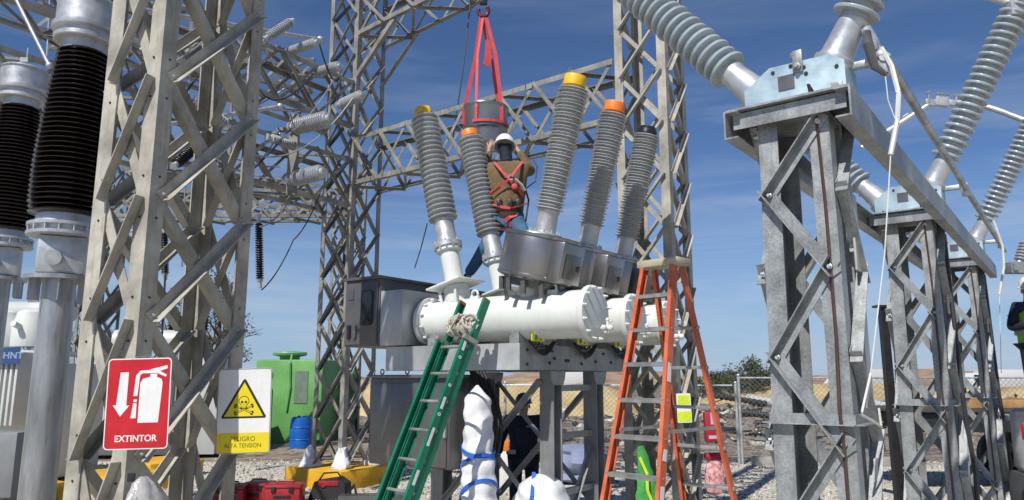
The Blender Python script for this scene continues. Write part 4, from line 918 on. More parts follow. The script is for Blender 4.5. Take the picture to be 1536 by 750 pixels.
def sh_(J, T, m, big=1., waist=-.02):
    d = {'p': (J['pel'] + up(waist), (.165 * big, .13 * big)), 'm': (J['pel'].lerp(J['che'], .5), (.165 * big, .135 * big)), 'c': (J['che'], (.175 * big, .145 * big)), 'n': (J['nec'] - up(.01), .075)}
    E = [('p', 'm'), ('m', 'c'), ('c', 'n')]
    for s in 'lr':
        d[s + '1'] = (J[s + 'sh'], .085 * big); d[s + '2'] = (J[s + 'sh'].lerp(J[s + 'el'], .5), .072 * big); d[s + '3'] = (J[s + 'el'], .062 * big); d[s + '4'] = (J[s + 'el'].lerp(J[s + 'wr'], .85), .047 * big)
        E += [('c', s + '1'), (s + '1', s + '2'), (s + '2', s + '3'), (s + '3', s + '4')]
    return garment(T, 'jacket', m, d, E, 'm')
def legs_(J, T, m, nm='trousers', big=1.):
    d = {'p': (J['pel'], (.155 * big, .13 * big))}; E = []
    for s in 'lr':
        d[s + '1'] = (J[s + 'hip'] - up(.04), .098 * big); d[s + '2'] = (J[s + 'kn'], .074 * big); d[s + '3'] = (J[s + 'kn'].lerp(J[s + 'an'], .5), .066 * big); d[s + '4'] = (J[s + 'an'] + up(.03), .058 * big)
        E += [('p', s + '1'), (s + '1', s + '2'), (s + '2', s + '3'), (s + '3', s + '4')]
    return garment(T, nm, m, d, E, 'p')
def boots_(J, T, m, f):
    for s in 'lr':
        a = J[s + 'an']; d = {'a': (a + up(.06), .05), 'b': (a - up(.03), (.052, .045)), 'c': (a + f * .09 - up(.045), (.048, .036)), 'd': (a + f * .17 - up(.055), (.042, .028))}
        garment(T, 'boot', m, d, [('a', 'b'), ('b', 'c'), ('c', 'd')], 'b')
def helmet(T, hd, f, m, brim=.02, tilt=0, big=1.):
    M = Mx.Translation(hd + up(.045)) @ frame((0, 0, 0), up(1) + f * tilt, f)
    mb = MB(); M2 = M @ Mx.Diagonal((1.14 * big, .96 * big, big, 1))
    mb.lathe([(.127, -.005), (.124, .03), (.112, .075), (.085, .115), (.045, .137), (.005, .143)], M2, 32, cap=False)
    mb.lathe([(.126, -.012), (.142, -.014), (.143, -.006), (.126, .004)], M2, 32, cap=False)
    mb.path([M2 @ V((.11 * math.cos(a) * 1.0, 0, .02 + .125 * math.sin(a))) for a in [R(q) for q in range(20, 161, 14)]], .008, 6)
    mb.poly([(.10, -.08), (.16, -.06), (.175, 0), (.16, .06), (.10, .08)], M2 @ Mx.Translation((0, 0, -.014)), .008)
    o = T.part('helmet', mb, m); return o
# climbing worker seen from behind
J = dict(hd=W(757, 226, 9.62), nec=W(760, 241, 9.58), che=W(762, 270, 9.5), pel=W(763, 318, 9.48), lsh=W(738, 252, 9.52), rsh=W(785, 252, 9.52), lel=W(724, 258, 9.78), rel=W(797, 258, 9.75), lwr=W(735, 222, 9.93), rwr=W(775, 222, 9.93),
         lhip=W(753, 326, 9.5), rhip=W(774, 326, 9.5), lkn=W(727, 372, 9.45), rkn=W(786, 352, 9.05), lan=W(701, 416, 9.62), ran=W(790, 395, 9.4))
FW = V((0, 1, 0))
T, f, s_ = person('worker seen from behind in white helmet, tan shirt and red harness, reaching up', J, None, None, None, None, FW, glove=m_glove)
m_tan = mat('tan_shirt', (.15, .097, .045), .85, 0, .35, 7, 1.0, 8); m_jean = mat('blue_jeans', (.04, .11, .19), .85, 0, .4, 6, .6, 10)
sh_(J, T, m_tan, 1.32); legs_(J, T, m_jean, 'jeans', 1.25); boots_(J, T, m_blk, f)
helmet(T, J['hd'] + up(.02), f, m_swh, tilt=.35, big=1.15)
d = {'a': (J['hd'] + up(.05) - f * .02, .1), 'b': (J['hd'] - up(.03) - f * .02, .096), 'c': (J['nec'] + up(.0), .085), 'd': (J['nec'] - up(.06) - f * .02, .10)}
garment(T, 'neck_cloth', mat('navy_cloth', (.012, .014, .03), .8, 0, .3, 8, .3), d, [('a', 'b'), ('b', 'c'), ('c', 'd')], 'b')
mb = MB(); mb.lathe([(.19, -.022), (.192, 0), (.19, .022)], Mx.Translation(J['pel'] + up(.09)) @ Mx.Diagonal((1, .85, 1, 1)), 24, cap=False); T.part('belt', mb, m_blk)
for x in (-.12, .02, .13): mb = MB(); mb.box(J['pel'] + V((x, -.17, .07)), (.07, .05, .12), bev=.012); T.part('tool_pouch', mb, m_blk)
def strapw(nm, pts, w_=.036, m=m_strap):
    mb = MB(); mb.ribbon(pts, w_, (1, 0, .2), .008); return T.part(nm, mb, m)
HB = 9.5 - .205
strapw('harness', [W(741, 243, 9.42), W(752, 256, HB - .02), W(764, 268, HB - .03), W(776, 281, HB - .02), W(786, 296, HB + .06)]); strapw('harness', [W(784, 243, 9.42), W(774, 255, HB - .02), W(764, 268, HB - .04), W(750, 280, HB - .02), W(735, 292, HB + .06)])
strapw('harness', [W(735, 306, 9.42), W(750, 310, HB - .02), W(765, 312, HB - .02), W(780, 309, HB), W(790, 305, 9.42)], .038)
strapw('harness', [W(741, 337, 9.38), W(752, 335, 9.33), W(764, 326, 9.32), W(775, 322, 9.33)], .05); strapw('harness', [W(756, 346, 9.36), W(768, 334, 9.33), W(782, 326, 9.36)], .05)
mb = MB(); c = W(766, 266, HB - .06); mb.path([c + V((.03 * math.cos(a), 0, .035 * math.sin(a))) for a in [i * math.pi / 5 for i in range(11)]], .008); T.part('d_ring', mb, m_alu)
mb = MB(); c = W(772, 280, HB - .08); mb.ball(c, .045, 12, (1, .5, 1)); T.part('tag', mb, m_strap)
mb = MB(); mb.path([W(768, 266, HB - .06), W(780, 272, HB - .04), W(788, 284, HB), W(793, 300, HB + .08), W(789, 330, HB + .05), W(783, 345, HB + .02)], .014, 8); T.part('lanyard', mb, m_blk)
mb = MB(); mb.path([W(772, 268, HB - .08), W(782, 277, HB - .06), W(787, 286, HB - .02)], .026, 8, flat=.5); T.part('shock_pack', mb, m_rope)
# navy worker under the breaker
zc = V((W(785, 568, 11).x, 11.0, 0)); f2 = V((-.1, -1, 0)).normalized()
def stand(o, arms=(.24, .24)):
    r = V((1, 0, 0)); J = dict(hd=o + up(1.60), nec=o + up(1.46), che=o + up(1.28), pel=o + up(.95))
    for s, k in (('l', -1), ('r', 1)):
        J[s + 'sh'] = o + r * k * .19 + up(1.40); J[s + 'el'] = o + r * k * .29 + up(1.12) + V((0, .03, 0)); J[s + 'wr'] = o + r * k * .29 + up(.88) + V((0, -.05, 0))
        J[s + 'hip'] = o + r * k * .1 + up(.88); J[s + 'kn'] = o + r * k * .12 + up(.48) + V((0, -.02, 0)); J[s + 'an'] = o + r * k * .13 + up(.09)
    return J
J = stand(zc)
for s, k in (('l', -1), ('r', 1)):
    for q, e in (('sh', .035), ('el', .06), ('wr', .07), ('hip', .02)): J[s + q] = J[s + q] + V((k * e, 0, 0))
m_navy = mat('navy_coverall', (.008, .012, .032), .8, 0, .3, 5, .4, 12)
T, f, s_ = person('worker in navy coverall and dark helmet standing under the breaker frame', J, None, None, None, None, f2)
sh_(J, T, m_navy, 1.3, -.14); legs_(J, T, m_navy, 'trousers', 1.3); boots_(J, T, m_blk, f2); helmet(T, J['hd'] + up(.01), f2, m_blk)
for s in 'lr':
    d = (J[s + 'wr'] - J[s + 'el']).normalized(); pl = J[s + 'wr'] + d * .07
    D = {'a': (J[s + 'wr'] - d * .02, .036), 'b': (pl, (.042, .03))}; E = [('a', 'b')]
    for q in range(4):
        r0 = pl + V((.03 - .02 * q, 0, 0)) + d * .02; D[f'{q}a'] = (r0, .012); D[f'{q}b'] = (r0 + d * (.07, .08, .075, .06)[q] + f2 * .02, .010); E += [('b', f'{q}a'), (f'{q}a', f'{q}b')]
    D['t'] = (J[s + 'wr'] + d * .06 + V((-.05 if s == 'r' else .05, -.02, 0)), .013); E.append(('a', 't'))
    garment(T, 'glove', m_glove, D, E, 'b')
def face(T, hd, f, side, glasses=True):
    mb = MB(); c = hd + f * .082 + up(.035)
    for k in (-1, 1): mb.ball(c + side * k * .036 - f * .004, .03, 10, (1, .6, .75))
    mb.path([c + side * .09 - f * .06, c + side * .04, c - side * .04, c - side * .09 - f * .06], .006, 6); T.part('glasses', mb, m_blk)
    mb = MB(); mb.path([hd + f * .09 + up(.03), hd + f * .11 - up(.005), hd + f * .092 - up(.012)], [.011, .017, .012], 8); T.part('nose', mb, m_skin)
    mb = MB(); mb.path([hd + f * .088 - up(.045) + side * .025, hd + f * .094 - up(.043), hd + f * .088 - up(.045) - side * .025], .006, 6); T.part('mouth', mb, mat('lip', (.25, .1, .08), .6))
    for k in (-1, 1):
        mb = MB(); mb.ball(hd + side * k * .088 + up(.0), .028, 8, (.5, .8, 1.2)); T.part('ear', mb, m_skin)
face(T, J['hd'], f2, V((1, 0, 0)))
mb = MB()
for x in (-.17, .15): mb.box(zc + V((x, -.185, .97)), (.11, .008, .06))
T.part('reflective_patch', mb, mat('grey_patch', (.35, .35, .35), .6))
mb = MB(); mb.box(zc + V((.08, -.176, 1.32)), (.09, .006, .012)); T.part('chest_print', mb, mat('grey_patch', (.35, .35, .35), .6))
# vest worker at right edge
zc = V((6.73, 9.5, 1.52)); J = stand(zc); f3 = V((-.35, -.94, 0)).normalized()
J['lwr'] = J['pel'] + f3 * .36 + up(.2) + V((-.12, 0, 0)); J['rwr'] = J['pel'] + f3 * .36 + up(.16) + V((.04, 0, 0)); J['lel'] = J['lsh'] + up(-.28) + V((-.08, .02, 0)); J['rel'] = J['rsh'] + up(-.28)
J['hd'] += f3 * .05
T, f, s_ = person('worker in white helmet and yellow-green safety vest at the right edge', J, None, None, None, None, f3)
sh_(J, T, m_navy, 1.0, -.12); legs_(J, T, m_navy); boots_(J, T, m_blk, f3); helmet(T, J['hd'] + up(.01), f3, m_swh, tilt=.15); face(T, J['hd'], f3, f3.cross(up(1)))
m_vest = mat('hi_vis_vest', (.28, .62, .03), .7, 0, .1, 6, .2)
d = {'p': (J['pel'] - up(.1), (.2, .18)), 'm': (J['pel'].lerp(J['che'], .5), (.205, .185)), 'c': (J['che'] + up(.02), (.215, .19)), 'n': (J['nec'] - up(.04), .12)}
garment(T, 'vest', m_vest, d, [('p', 'm'), ('m', 'c'), ('c', 'n')], 'm')
mb = MB(); c = J['pel'].lerp(J['che'], .35); mb.lathe([(.215, -.03), (.215, .03)], Mx.Translation(c) @ Mx.Diagonal((1, .92, 1, 1)), 24, cap=False); T.part('reflective_band', mb, mat('grey_patch', (.35, .35, .35), .6))
mb = MB(); mb.box((0, 0, 0), (.08, .15, .012), Mx.Translation(J['lwr'] + f3 * .1 + up(.03)) @ Mx.Rotation(.4, 4, 'X'), bev=.003)
solo('mobile_phone', mb, m_blk, 'small dark phone held by the worker in the yellow-green vest', 'phone')
T = Thing('work_platform', 'raised steel work platform under the vest worker at the right edge', 'platform', (7.1, 9.6, 0))
mb = MB(); mb.box((7.15, 9.6, 1.50), (1.5, 1.3, .06), bev=.01); T.part('deck', mb, m_galv)
for x in (6.55, 7.7):
    for y in (9.1, 10.1): mb = MB(); mb.box((x, y, .735), (.08, .08, 1.47)); T.part('leg', mb, m_galv)
for y in (8.98, 10.22):
    mb = MB(); mb.tube((7.86, y, 1.53), (7.86, y, 2.5), .02); T.part('rail_post', mb, m_galv)
mb = MB(); mb.tube((7.86, 8.98, 2.5), (7.86, 10.22, 2.5), .02); T.part('hand_rail', mb, m_galv)

# ---------------- brown insulators on pipe stands at the left
def ct(label, px, Y, k, dz):
    x = W(px, 568, Y).x; o = V((x, Y, 0)); T = Thing('instrument_transformer', label, 'transformer', o, group='brown instrument transformers on pipe stands', local=True)
    z = 2.92 + dz; M = Mx()
    mb = MB(); mb.lathe([(.152 * k - .03 * (px < 50), 0), (.142 * k - .02 * (px < 50), z - .06)], M, 32); T.part('pipe_stand', mb, m_pole)
    mb = MB(); mb.lathe([(.30 * k, z - .06), (.30 * k, z - .02)], M, 32)
    for j in range(6): mb.box((.23 * k, 0, z - .16), (.1, .014, .2), Mx.Rotation(j * math.pi / 3, 4, 'Z'))
    T.part('stand_flange', mb, m_pole)
    mb = MB(); mb.box((0, 0, z + .17), (.40 * k, .40 * k, .36), Mx.Rotation(.5, 4, 'Z'), bev=.03); mb.tube((.0, -.1, z + .15), (.1, -.3, z + .12), .07, n=14); b = T.part('terminal_box', mb, m_alu)
    mb = MB(); mb.lathe([(.27 * k, z + .35), (.32 * k, z + .36), (.32 * k, z + .39), (.28 * k, z + .395), (.28 * k, z + .44), (.32 * k, z + .445), (.32 * k, z + .475), (.26 * k, z + .48), (.25 * k, z + .56)], M, 36)
    for j in range(16): a = j * math.pi / 8; mb.tube((.305 * k * math.cos(a), .305 * k * math.sin(a), z + .36), (.305 * k * math.cos(a), .305 * k * math.sin(a), z + .46), .012, n=6)
    T.part('lower_flange', mb, m_alu)
    z2 = z + .56; h = 1.68 * k; pr = []
    n = 34
    for i in range(n):
        tt = i / (n - 1); r = (.335 - .10 * max(0, (tt - .25) / .75) ** 1.3) * k; r *= 1 if tt > .04 else .97; p = h / n; zz = z2 + i * p
        pr += [(r * .8, zz), (r * .985, zz + p * .35), (r, zz + p * .48), (r * .985, zz + p * .6), (r * .8, zz + p * .92)]
    mb = MB(); mb.lathe(pr, M, 44); T.part('insulator', mb, m_brown)
    z3 = z2 + h
    mb = MB(); mb.lathe([(.2 * k, z3), (.2 * k, z3 + .09 * k)], M, 36); mb.lathe([(.27 * k, z3 + .09 * k), (.28 * k, z3 + .1 * k), (.28 * k, z3 + .14 * k), (.25 * k, z3 + .15 * k), (.25 * k, z3 + .19 * k), (.30 * k, z3 + .20 * k), (.305 * k, z3 + .21 * k), (.305 * k, z3 + .25 * k), (.275 * k, z3 + .26 * k), (.275 * k, z3 + .50 * k), (.29 * k, z3 + .505 * k), (.27 * k, z3 + .53 * k), (.1 * k, z3 + .56 * k), (.02, z3 + .565 * k)], M, 40)
    hd = T.part('head', mb, m_alu)
    mb = MB(); mb.tube((0, 0, z3 + .55 * k), (0, 0, z3 + .85 * k), .008); mb.box((-.0, -.04, z3 + .66 * k), (.1, .03, .06)); T.part('terminal', mb, m_alu, hd)
    return T
ct('larger brown ribbed insulator on a thick galvanised pipe stand beside the lattice tower', 74, 6.9, 1.0, .05)
ct('smaller brown ribbed insulator on a pipe stand at the left edge', -18, 9.0, .97, .33)
# ---------------- signs
def rsign(px, py, Y, w_, h_): return Mx.Translation(W(px, py, Y)) @ Mx.Rotation(R(-1.5), 4, 'Y') @ Mx(((1, 0, 0, 0), (0, 0, -1, 0), (0, 1, 0, 0), (0, 0, 0, 1)))
M = rsign(207, 605, 5.3, 0, 0); c = M.translation
T = Thing('fire_sign', 'red fire extinguisher sign with white arrow wired to the near tower leg', 'sign', c)
S = .44 / 96
mb = MB(); mb.poly(rrect(.452, .632, .03), M, .004); bd = T.part('panel', mb, m_swh)
mb = MB(); mb.poly(rrect(.436, .616, .024), M @ Mx.Translation((0, 0, .004)), .0015); T.part('red_field', mb, m_red, bd)
def P(mb, pts, M, s=1, ox=0, oy=0): mb.poly([(ox + x * s, oy + y * s) for x, y in pts], M @ Mx.Translation((0, 0, .0055)), .0012)
k = .00232  # metres per crop pixel
def cp(pts, cx=415, cy=462): return [((x - cx) * k, -(y - cy) * k) for x, y in pts]
mb = MB(); P(mb, cp([(358, 368), (383, 368), (381, 468), (390, 468), (364, 500), (340, 466), (350, 466)]), M); T.part('arrow', mb, m_swh, bd)
mb = MB(); P(mb, cp([(418, 520), (420, 400), (428, 388), (448, 384), (450, 374), (470, 374), (470, 384), (484, 390), (488, 402), (480, 520)]), M); P(mb, cp([(450, 372), (450, 360), (500, 349), (502, 358), (478, 366), (500, 378), (497, 384), (470, 372)]), M)
P(mb, cp([(450, 362), (450, 372), (424, 372), (418, 378), (413, 440), (401, 440), (406, 378), (418, 364)]), M); P(mb, cp([(403, 450), (413, 450), (412, 458), (402, 458)]), M); P(mb, cp([(402, 462), (412, 462), (412, 506), (396, 506)]), M)
T.part('extinguisher_symbol', mb, m_swh, bd)
text_mesh('EXTINTOR', .062, M @ Mx.Translation((0, -.243, .0062)), m_swh, 'lettering', bd, T.inv, .0008, sx=.98, bold=.0012)
mb = MB(); mb.path([M @ V((-.06, .31, .004)), M @ V((-.03, .33, -.03)), M @ V((.05, .33, -.03)), M @ V((.09, .31, .004))], .003, 5); T.part('tie_wire', mb, m_alcab)
M = rsign(366, 616, 6.3, 0, 0) ; c = M.translation
T = Thing('high_voltage_sign', 'white and yellow skull warning sign on the right leg of the near tower', 'sign', c)
mb = MB(); mb.poly(rrect(.454, .70, .03), M, .004); bd = T.part('panel', mb, m_swh)
mb = MB(); o_ = rrect(.448, .694, .027); i_ = rrect(.440, .686, .024); n = len(o_)
Mq = M @ Mx.Translation((0, 0, .0052)); mb.add([Mq @ V((*p, 0)) for p in o_] + [Mq @ V((*p, 0)) for p in i_], [(a, (a + 1) % n, n + (a + 1) % n, n + a) for a in range(n)]); T.part('border', mb, m_sblk, bd)
mb = MB(); mb.poly([(-.218, -.18), (.218, -.18), (.218, -.32), (.2, -.341), (-.2, -.341), (-.218, -.32)], M @ Mx.Translation((0, 0, .004)), .001); T.part('yellow_band', mb, m_syel, bd)
tri = lambda s: [(0, .11 + .16 * s), (.18 * s, .115 - .165 * s + .0), (-.18 * s, .115 - .165 * s)]
mb = MB(); mb.poly([(0, .262), (.012, .255), (.188, -.048), (.18, -.062), (-.18, -.062), (-.188, -.048), (-.012, .255)], M @ Mx.Translation((0, 0, .004)), .0012); T.part('triangle_border', mb, m_sblk, bd)
mb = MB(); mb.poly([(0, .235), (.163, -.046), (-.163, -.046)], M @ Mx.Translation((0, 0, .0054)), .001); tr = T.part('triangle', mb, m_syel, bd)
mb = MB(); MM = M @ Mx.Translation((0, .045, .0066))
def circ(cx, cy, rx, ry, n=20): return [(cx + rx * math.cos(2 * math.pi * i / n), cy + ry * math.sin(2 * math.pi * i / n)) for i in range(n)]
mb.poly(circ(0, .035, .045, .042), MM, .0006); mb.poly([(-.026, .01), (.026, .01), (.022, -.025), (-.022, -.025)], MM @ Mx.Translation((0, 0, .0001)), .0006)
for s in (-1, 1):
    a = V((-.07 * s, -.005)); b = V((.07 * s, -.065)); dd_ = (b - a).normalized(); q = V((-dd_.y, dd_.x)) * .0075
    mb.poly([tuple(a + q), tuple(a - q), tuple(b - q), tuple(b + q)], MM @ Mx.Translation((0, 0, .0002 * (s + 2))), .0006)
    for e in (a, b):
        for w2 in (-1, 1): mb.poly(circ(e.x + q.x * w2, e.y + q.y * w2, .011, .011, 12), MM @ Mx.Translation((0, 0, .0003)), .0006)
T.part('skull_symbol', mb, m_sblk, bd)
mb = MB(); MM = MM @ Mx.Translation((0, 0, .001)); mb.poly(circ(0, .035, .039, .036), MM, .0004)
mb.poly([(-.022, .012), (.022, .012), (.018, -.021), (-.018, -.021)], MM @ Mx.Translation((0, 0, .0001)), .0004)
for s in (-1, 1):
    a = V((-.07 * s, -.005)); b = V((.07 * s, -.065)); dd_ = (b - a).normalized(); q = V((-dd_.y, dd_.x)) * .0035
    for r0, r1 in ((a, a.lerp(b, .28)), (a.lerp(b, .42), b)): mb.poly([tuple(r0 + q), tuple(r0 - q), tuple(r1 - q), tuple(r1 + q)], MM @ Mx.Translation((0, 0, .0001)), .0004)
T.part('bone_fill', mb, m_syel, bd)
mb = MB(); MM = MM @ Mx.Translation((0, 0, .0006))
mb.poly(circ(-.016, .026, .011, .010), MM, .0004); mb.poly(circ(.016, .026, .011, .010), MM, .0004); mb.poly([(0, .014), (.006, .002), (-.006, .002)], MM, .0004)
for x in (-.012, -.004, .004, .012): mb.poly([(x - .001, -.006), (x + .001, -.006), (x + .001, -.018), (x - .001, -.018)], MM, .0004)
T.part('skull_face', mb, m_sblk, bd)
m_olive = mat('olive_print', (.10, .09, .02), .6)
text_mesh('PELIGRO', .056, M @ Mx.Translation((0, -.232, .0055)), m_olive, 'lettering', bd, T.inv, .0005, sx=.95)
text_mesh('ALTA TENSION', .05, M @ Mx.Translation((0, -.285, .0055)), m_olive, 'lettering', bd, T.inv, .0005, sx=.9)
for (px, py, Y, w_, h_, lab, colr) in [(1026, 612, 8.9, .17, .34, 'small yellow and white notice on the tower behind the stepladder', 1)]:
    M = rsign(px, py, Y, 0, 0); T = Thing('notice', lab, 'sign', M.translation)
    mb = MB(); mb.poly(rrect(w_, h_, .01), M, .004); bd = T.part('panel', mb, m_swh)
    mb = MB(); mb.poly([(-.07, .04), (.07, .04), (.07, .15), (-.07, .15)], M @ Mx.Translation((0, 0, .004)), .001); mb.poly([(-.08, -.16), (.08, -.16), (.08, -.04), (-.08, -.04)], M @ Mx.Translation((0, 0, .004)), .001); T.part('yellow_field', mb, mat('lime', (.55, .7, .02), .5), bd)
    mb = MB(); mb.poly([(-.06, .0), (.06, .0), (.06, .02), (-.06, .02)], M @ Mx.Translation((0, 0, .004)), .001); T.part('green_stripe', mb, m_gtank, bd)
# red bag and red-and-white bag on tower behind the stepladder
M = rsign(1068, 640, 9.2, 0, 0); T = Thing('red_bag', 'dark red bag with pale print hanging right of the stepladder', 'bag', M.translation)
mb = MB(); mb.box((0, 0, 0), (.19, .36, .10), M, bev=.02); b1 = T.part('pouch', mb, mat('bag_red', (.35, .01, .03), .6))
mb = MB(); mb.box((0, -.12, .052), (.12, .04, .003), M); T.part('print', mb, mat('bag_print', (.5, .4, .55), .6), b1)
mb = MB(); mb.box((.02, .10, .052), (.09, .14, .004), M); T.part('print', mb, mat('bag_print', (.5, .4, .55), .6), b1)
M = rsign(1072, 712, 9.4, 0, 0); T = Thing('mesh_sack', 'red and white mesh sack hanging low at the right foot of the stepladder', 'sack', M.translation)
mb = MB(); mb.lathe([(.02, .22), (.08, .18), (.115, .05), (.125, -.1), (.11, -.2), (.03, -.24)][::-1], Mx.Translation(M.translation) @ Mx.Diagonal((1, .7, 1, 1)), 20); T.part('sack', mb, mat('sack_redwhite', (.45, .06, .08), .8, 0, .3, 22, .4, c2=(.7, .45, .45)))
mb = MB(); mb.box(M.translation + V((0, -.0, .22)), (.22, .14, .08), bev=.02); T.part('flap', mb, mat('bag_red', (.35, .01, .03), .6))
T = Thing('safety_vest', 'green and yellow safety vest draped low behind the stepladder', 'vest', W(968, 712, 8.2)); mb = MB()
c = W(968, 716, 8.2)
mb = crumple([(.17 - .0085 * i, -.5 + .055 * i) for i in range(15)] + [(.03, .33)], frame(c, (-.12, 0, 1)) @ Mx.Diagonal((.95, .45, 1, 1)), n=22, seed=77, amp=.12); T.part('cloth', mb, mat('vest_green', (.05, .3, .06), .7, 0, .3, 5, .5))
mb = MB(); mb.ribbon([c + V((-.07, -.09, .22)), c + V((-.0, -.10, .05)), c + V((.0, -.11, -.12)), c + V((.07, -.10, -.3))], .03, (1, 0, 0), .006); T.part('stripe', mb, mat('lime', (.55, .7, .02), .5))

# ---------------- ground objects
# concrete block of the middle tower
cx = sum(p[0] for p in T2) / 4; cy = sum(p[1] for p in T2) / 4
mb = MB(); mb.box((0, 0, .16), (1.50, 1.50, .36), Mx.Translation((cx, cy, 0)) @ Mx.Rotation(-TH, 4, 'Z'), bev=.02)
solo('foundation_block', mb, m_conc, 'yellow painted concrete block under the middle tower', 'foundation')
for k, (a, b) in enumerate(T2):
    T = Thing('base_wrap', ['crumpled white wrap round the left leg foot on the yellow block', 'crumpled white wrap round the front leg foot on the yellow block', 'crumpled white wrap round the right leg foot on the yellow block', 'crumpled white wrap round the rear leg foot on the yellow block'][k], 'wrap', (a, b, .34)); mb = MB(); rnd = random.Random(k)
    vs = []; n = 14; rows = 7
    for j in range(rows):
        for i in range(n):
            an = 6.283 * i / n; r = (.19 - .02 * j) * (1 + rnd.uniform(-.28, .28)); vs.append((a + r * math.cos(an), b + r * math.sin(an), .345 + .06 * j * (1 + rnd.uniform(-.1, .1))))
    mb.add(vs, [(j * n + i, j * n + (i + 1) % n, (j + 1) * n + (i + 1) % n, (j + 1) * n + i) for j in range(rows - 1) for i in range(n)] + [tuple(range((rows - 1) * n, rows * n))]); T.part('wrap', mb, m_blanket)
for (px, py, Y, lab) in [(15, 705, 12.5, 'yellow concrete block at the left edge behind the pipe stands'), (180, 694, 14, 'yellow concrete block seen between the near tower legs'), (240, 688, 16, 'small yellow concrete block behind the red sign')]:
    p = W(px, py, Y); mb = MB(); mb.box((0, 0, .15), (1.3, 1.2, .34), Mx.Translation((p.x, p.y, 0)) @ Mx.Rotation(-TH, 4, 'Z'), bev=.02); solo('foundation_block', mb, m_conc, lab, 'foundation', group='yellow foundation blocks')
# green tank
p = W(455, 568, 23.5); T = Thing('storage_tank', 'green steel tank with handles and a lid on top', 'tank', (p.x, p.y, 0), -.15, local=True)
ht = 2.55
mb = MB(); mb.box((0, 0, ht / 2 + .02), (2.15, 2.1, ht), bev=.05); T.part('body', mb, m_gtank)
mb = MB(); mb.lathe([(.3, ht), (.3, ht + .12), (.5, ht + .16), (.52, ht + .22), (.5, ht + .26), (.1, ht + .3)], Mx.Translation((-.25, -.5, 0)), 28); T.part('lid', mb, mat('green_light', (.16, .36, .16), .5))
for k in range(4):
    mb = MB(); z = .55 + .55 * k; mb.path([V((-.95, -1.05, z)), V((-.97, -1.12, z)), V((-.93, -1.16, z - .14)), V((-.6, -1.16, z - .14)), V((-.52, -1.12, z)), V((-.54, -1.05, z))], .018, 6); mb.path([V((-.95, -1.06, z + .02)), V((-.54, -1.06, z + .02))], .018, 6); T.part('step_rung', mb, m_gtank)
mb = MB(); mb.box((.42, -1.06, 1.75), (.42, .02, .95)); T.part('panel', mb, mat('tank_panel', (.16, .22, .17), .4))
mb = MB(); mb.path([V((0, -.9, ht + .18)), V((.05, -1.09, ht - .1)), V((.08, -1.09, ht - .8)), V((.0, -1.09, ht - 1.5))], .035, 8); T.part('hose', mb, m_gtank)
# right green extension
p = W(505, 568, 24.5); T = Thing('storage_tank', 'green rounded tank partly hidden behind the middle tower', 'tank', (p.x, p.y, 0), 0, local=True)
mb = MB(); mb.lathe([(.02, 0), (.75, 0), (.78, .1), (.78, 2.1), (.7, 2.3), (.3, 2.42), (.02, 2.44)], None, 36); T.part('shell', mb, mat('green_dull', (.13, .30, .10), .5, 0, .15))
# barrel
p = W(455, 568, 21.5); T = Thing('barrel', 'blue plastic barrel standing in front of the green tank', 'barrel', (p.x, p.y, 0), 0, local=True)
mb = MB(); mb.lathe([(.27, .0), (.3, .03), (.3, .28), (.315, .3), (.3, .32), (.31, .45), (.31, .55), (.3, .62), (.315, .64), (.3, .66), (.3, .86), (.29, .9), (.26, .92), (.26, .9), (.02, .9)], None, 36); T.part('drum', mb, m_blue)
mb = MB(); mb.tube((.1, -.1, .9), (.1, -.1, .95), .04); mb.tube((-.1, .1, .9), (-.1, .1, .95), .04); T.part('bung', mb, m_blk)
# toolboxes
def toolbox(px, Y, w_, lab, rz=0.1):
    p = W(px, 740, Y); T = Thing('tool_box', lab, 'tool box', (p.x, p.y, 0), rz, group='red tool boxes on the gravel', local=True)
    mb = MB(); mb.box((0, 0, .13), (w_, .42, .25), bev=.025); T.part('case', mb, m_rbox)
    mb = MB(); mb.box((0, 0, .28), (w_ + .02, .44, .055), bev=.018); mb.path([V((-.14, 0, .30)), V((-.12, 0, .35)), V((.12, 0, .35)), V((.14, 0, .30))], .014, 8); T.part('lid', mb, m_rbox)
    for x in (-w_ / 4, w_ / 4): mb = MB(); mb.box((x, -.225, .24), (.07, .02, .09), bev=.006); T.part('latch', mb, m_blk)
    mb = MB(); mb.box((0, -.213, .13), (w_ * .5, .01, .05), bev=.004); T.part('recess', mb, m_blk)
toolbox(345, 12.4, .5, 'red tool box on the left, half hidden by the near tower'); toolbox(388, 12.7, .42, 'red tool box in the middle, open side toward the camera', -.1); toolbox(428, 12.5, .56, 'red tool box on the right next to the black tool bag', .05)
p = W(495, 740, 12.9); T = Thing('tool_bag', 'black tool bag with red lining beside the yellow concrete block', 'bag', (p.x, p.y, 0), -.1, local=True)
mb = MB(); mb.poly([(-.33, 0), (.33, 0), (.30, .27), (.16, .36), (-.22, .30)], Mx.Translation((0, .17, .0)) @ Mx(((1, 0, 0, 0), (0, 0, -1, 0), (0, 1, 0, 0), (0, 0, 0, 1))), .34); T.part('body', mb, mat('bag_fabric', (.02, .02, .022), .8, 0, .3, 9, .4))
mb = MB(); mb.box((.03, -.175, .28), (.34, .02, .08), bev=.004); mb.box((-.06, -.18, .24), (.06, .02, .05)); T.part('lining', mb, m_rbox)
mb = MB(); mb.path([V((-.2, 0, .30)), V((-.12, 0, .42)), V((.12, 0, .44)), V((.2, 0, .33))], .015, 8); mb.path([V((.3, -.1, .05)), V((.45, -.12, .25)), V((.5, -.1, .05))], .03, 8); T.part('strap', mb, m_blk)
p = W(560, 745, 12.6); mb = MB(); mb.box((0, 0, .06), (1.1, .35, .12), Mx.Translation((p.x, p.y, 0)) @ Mx.Rotation(.1, 4, 'Z'), bev=.008); solo('steel_plate', mb, m_cab, 'low grey steel box lying right of the black tool bag', 'box')
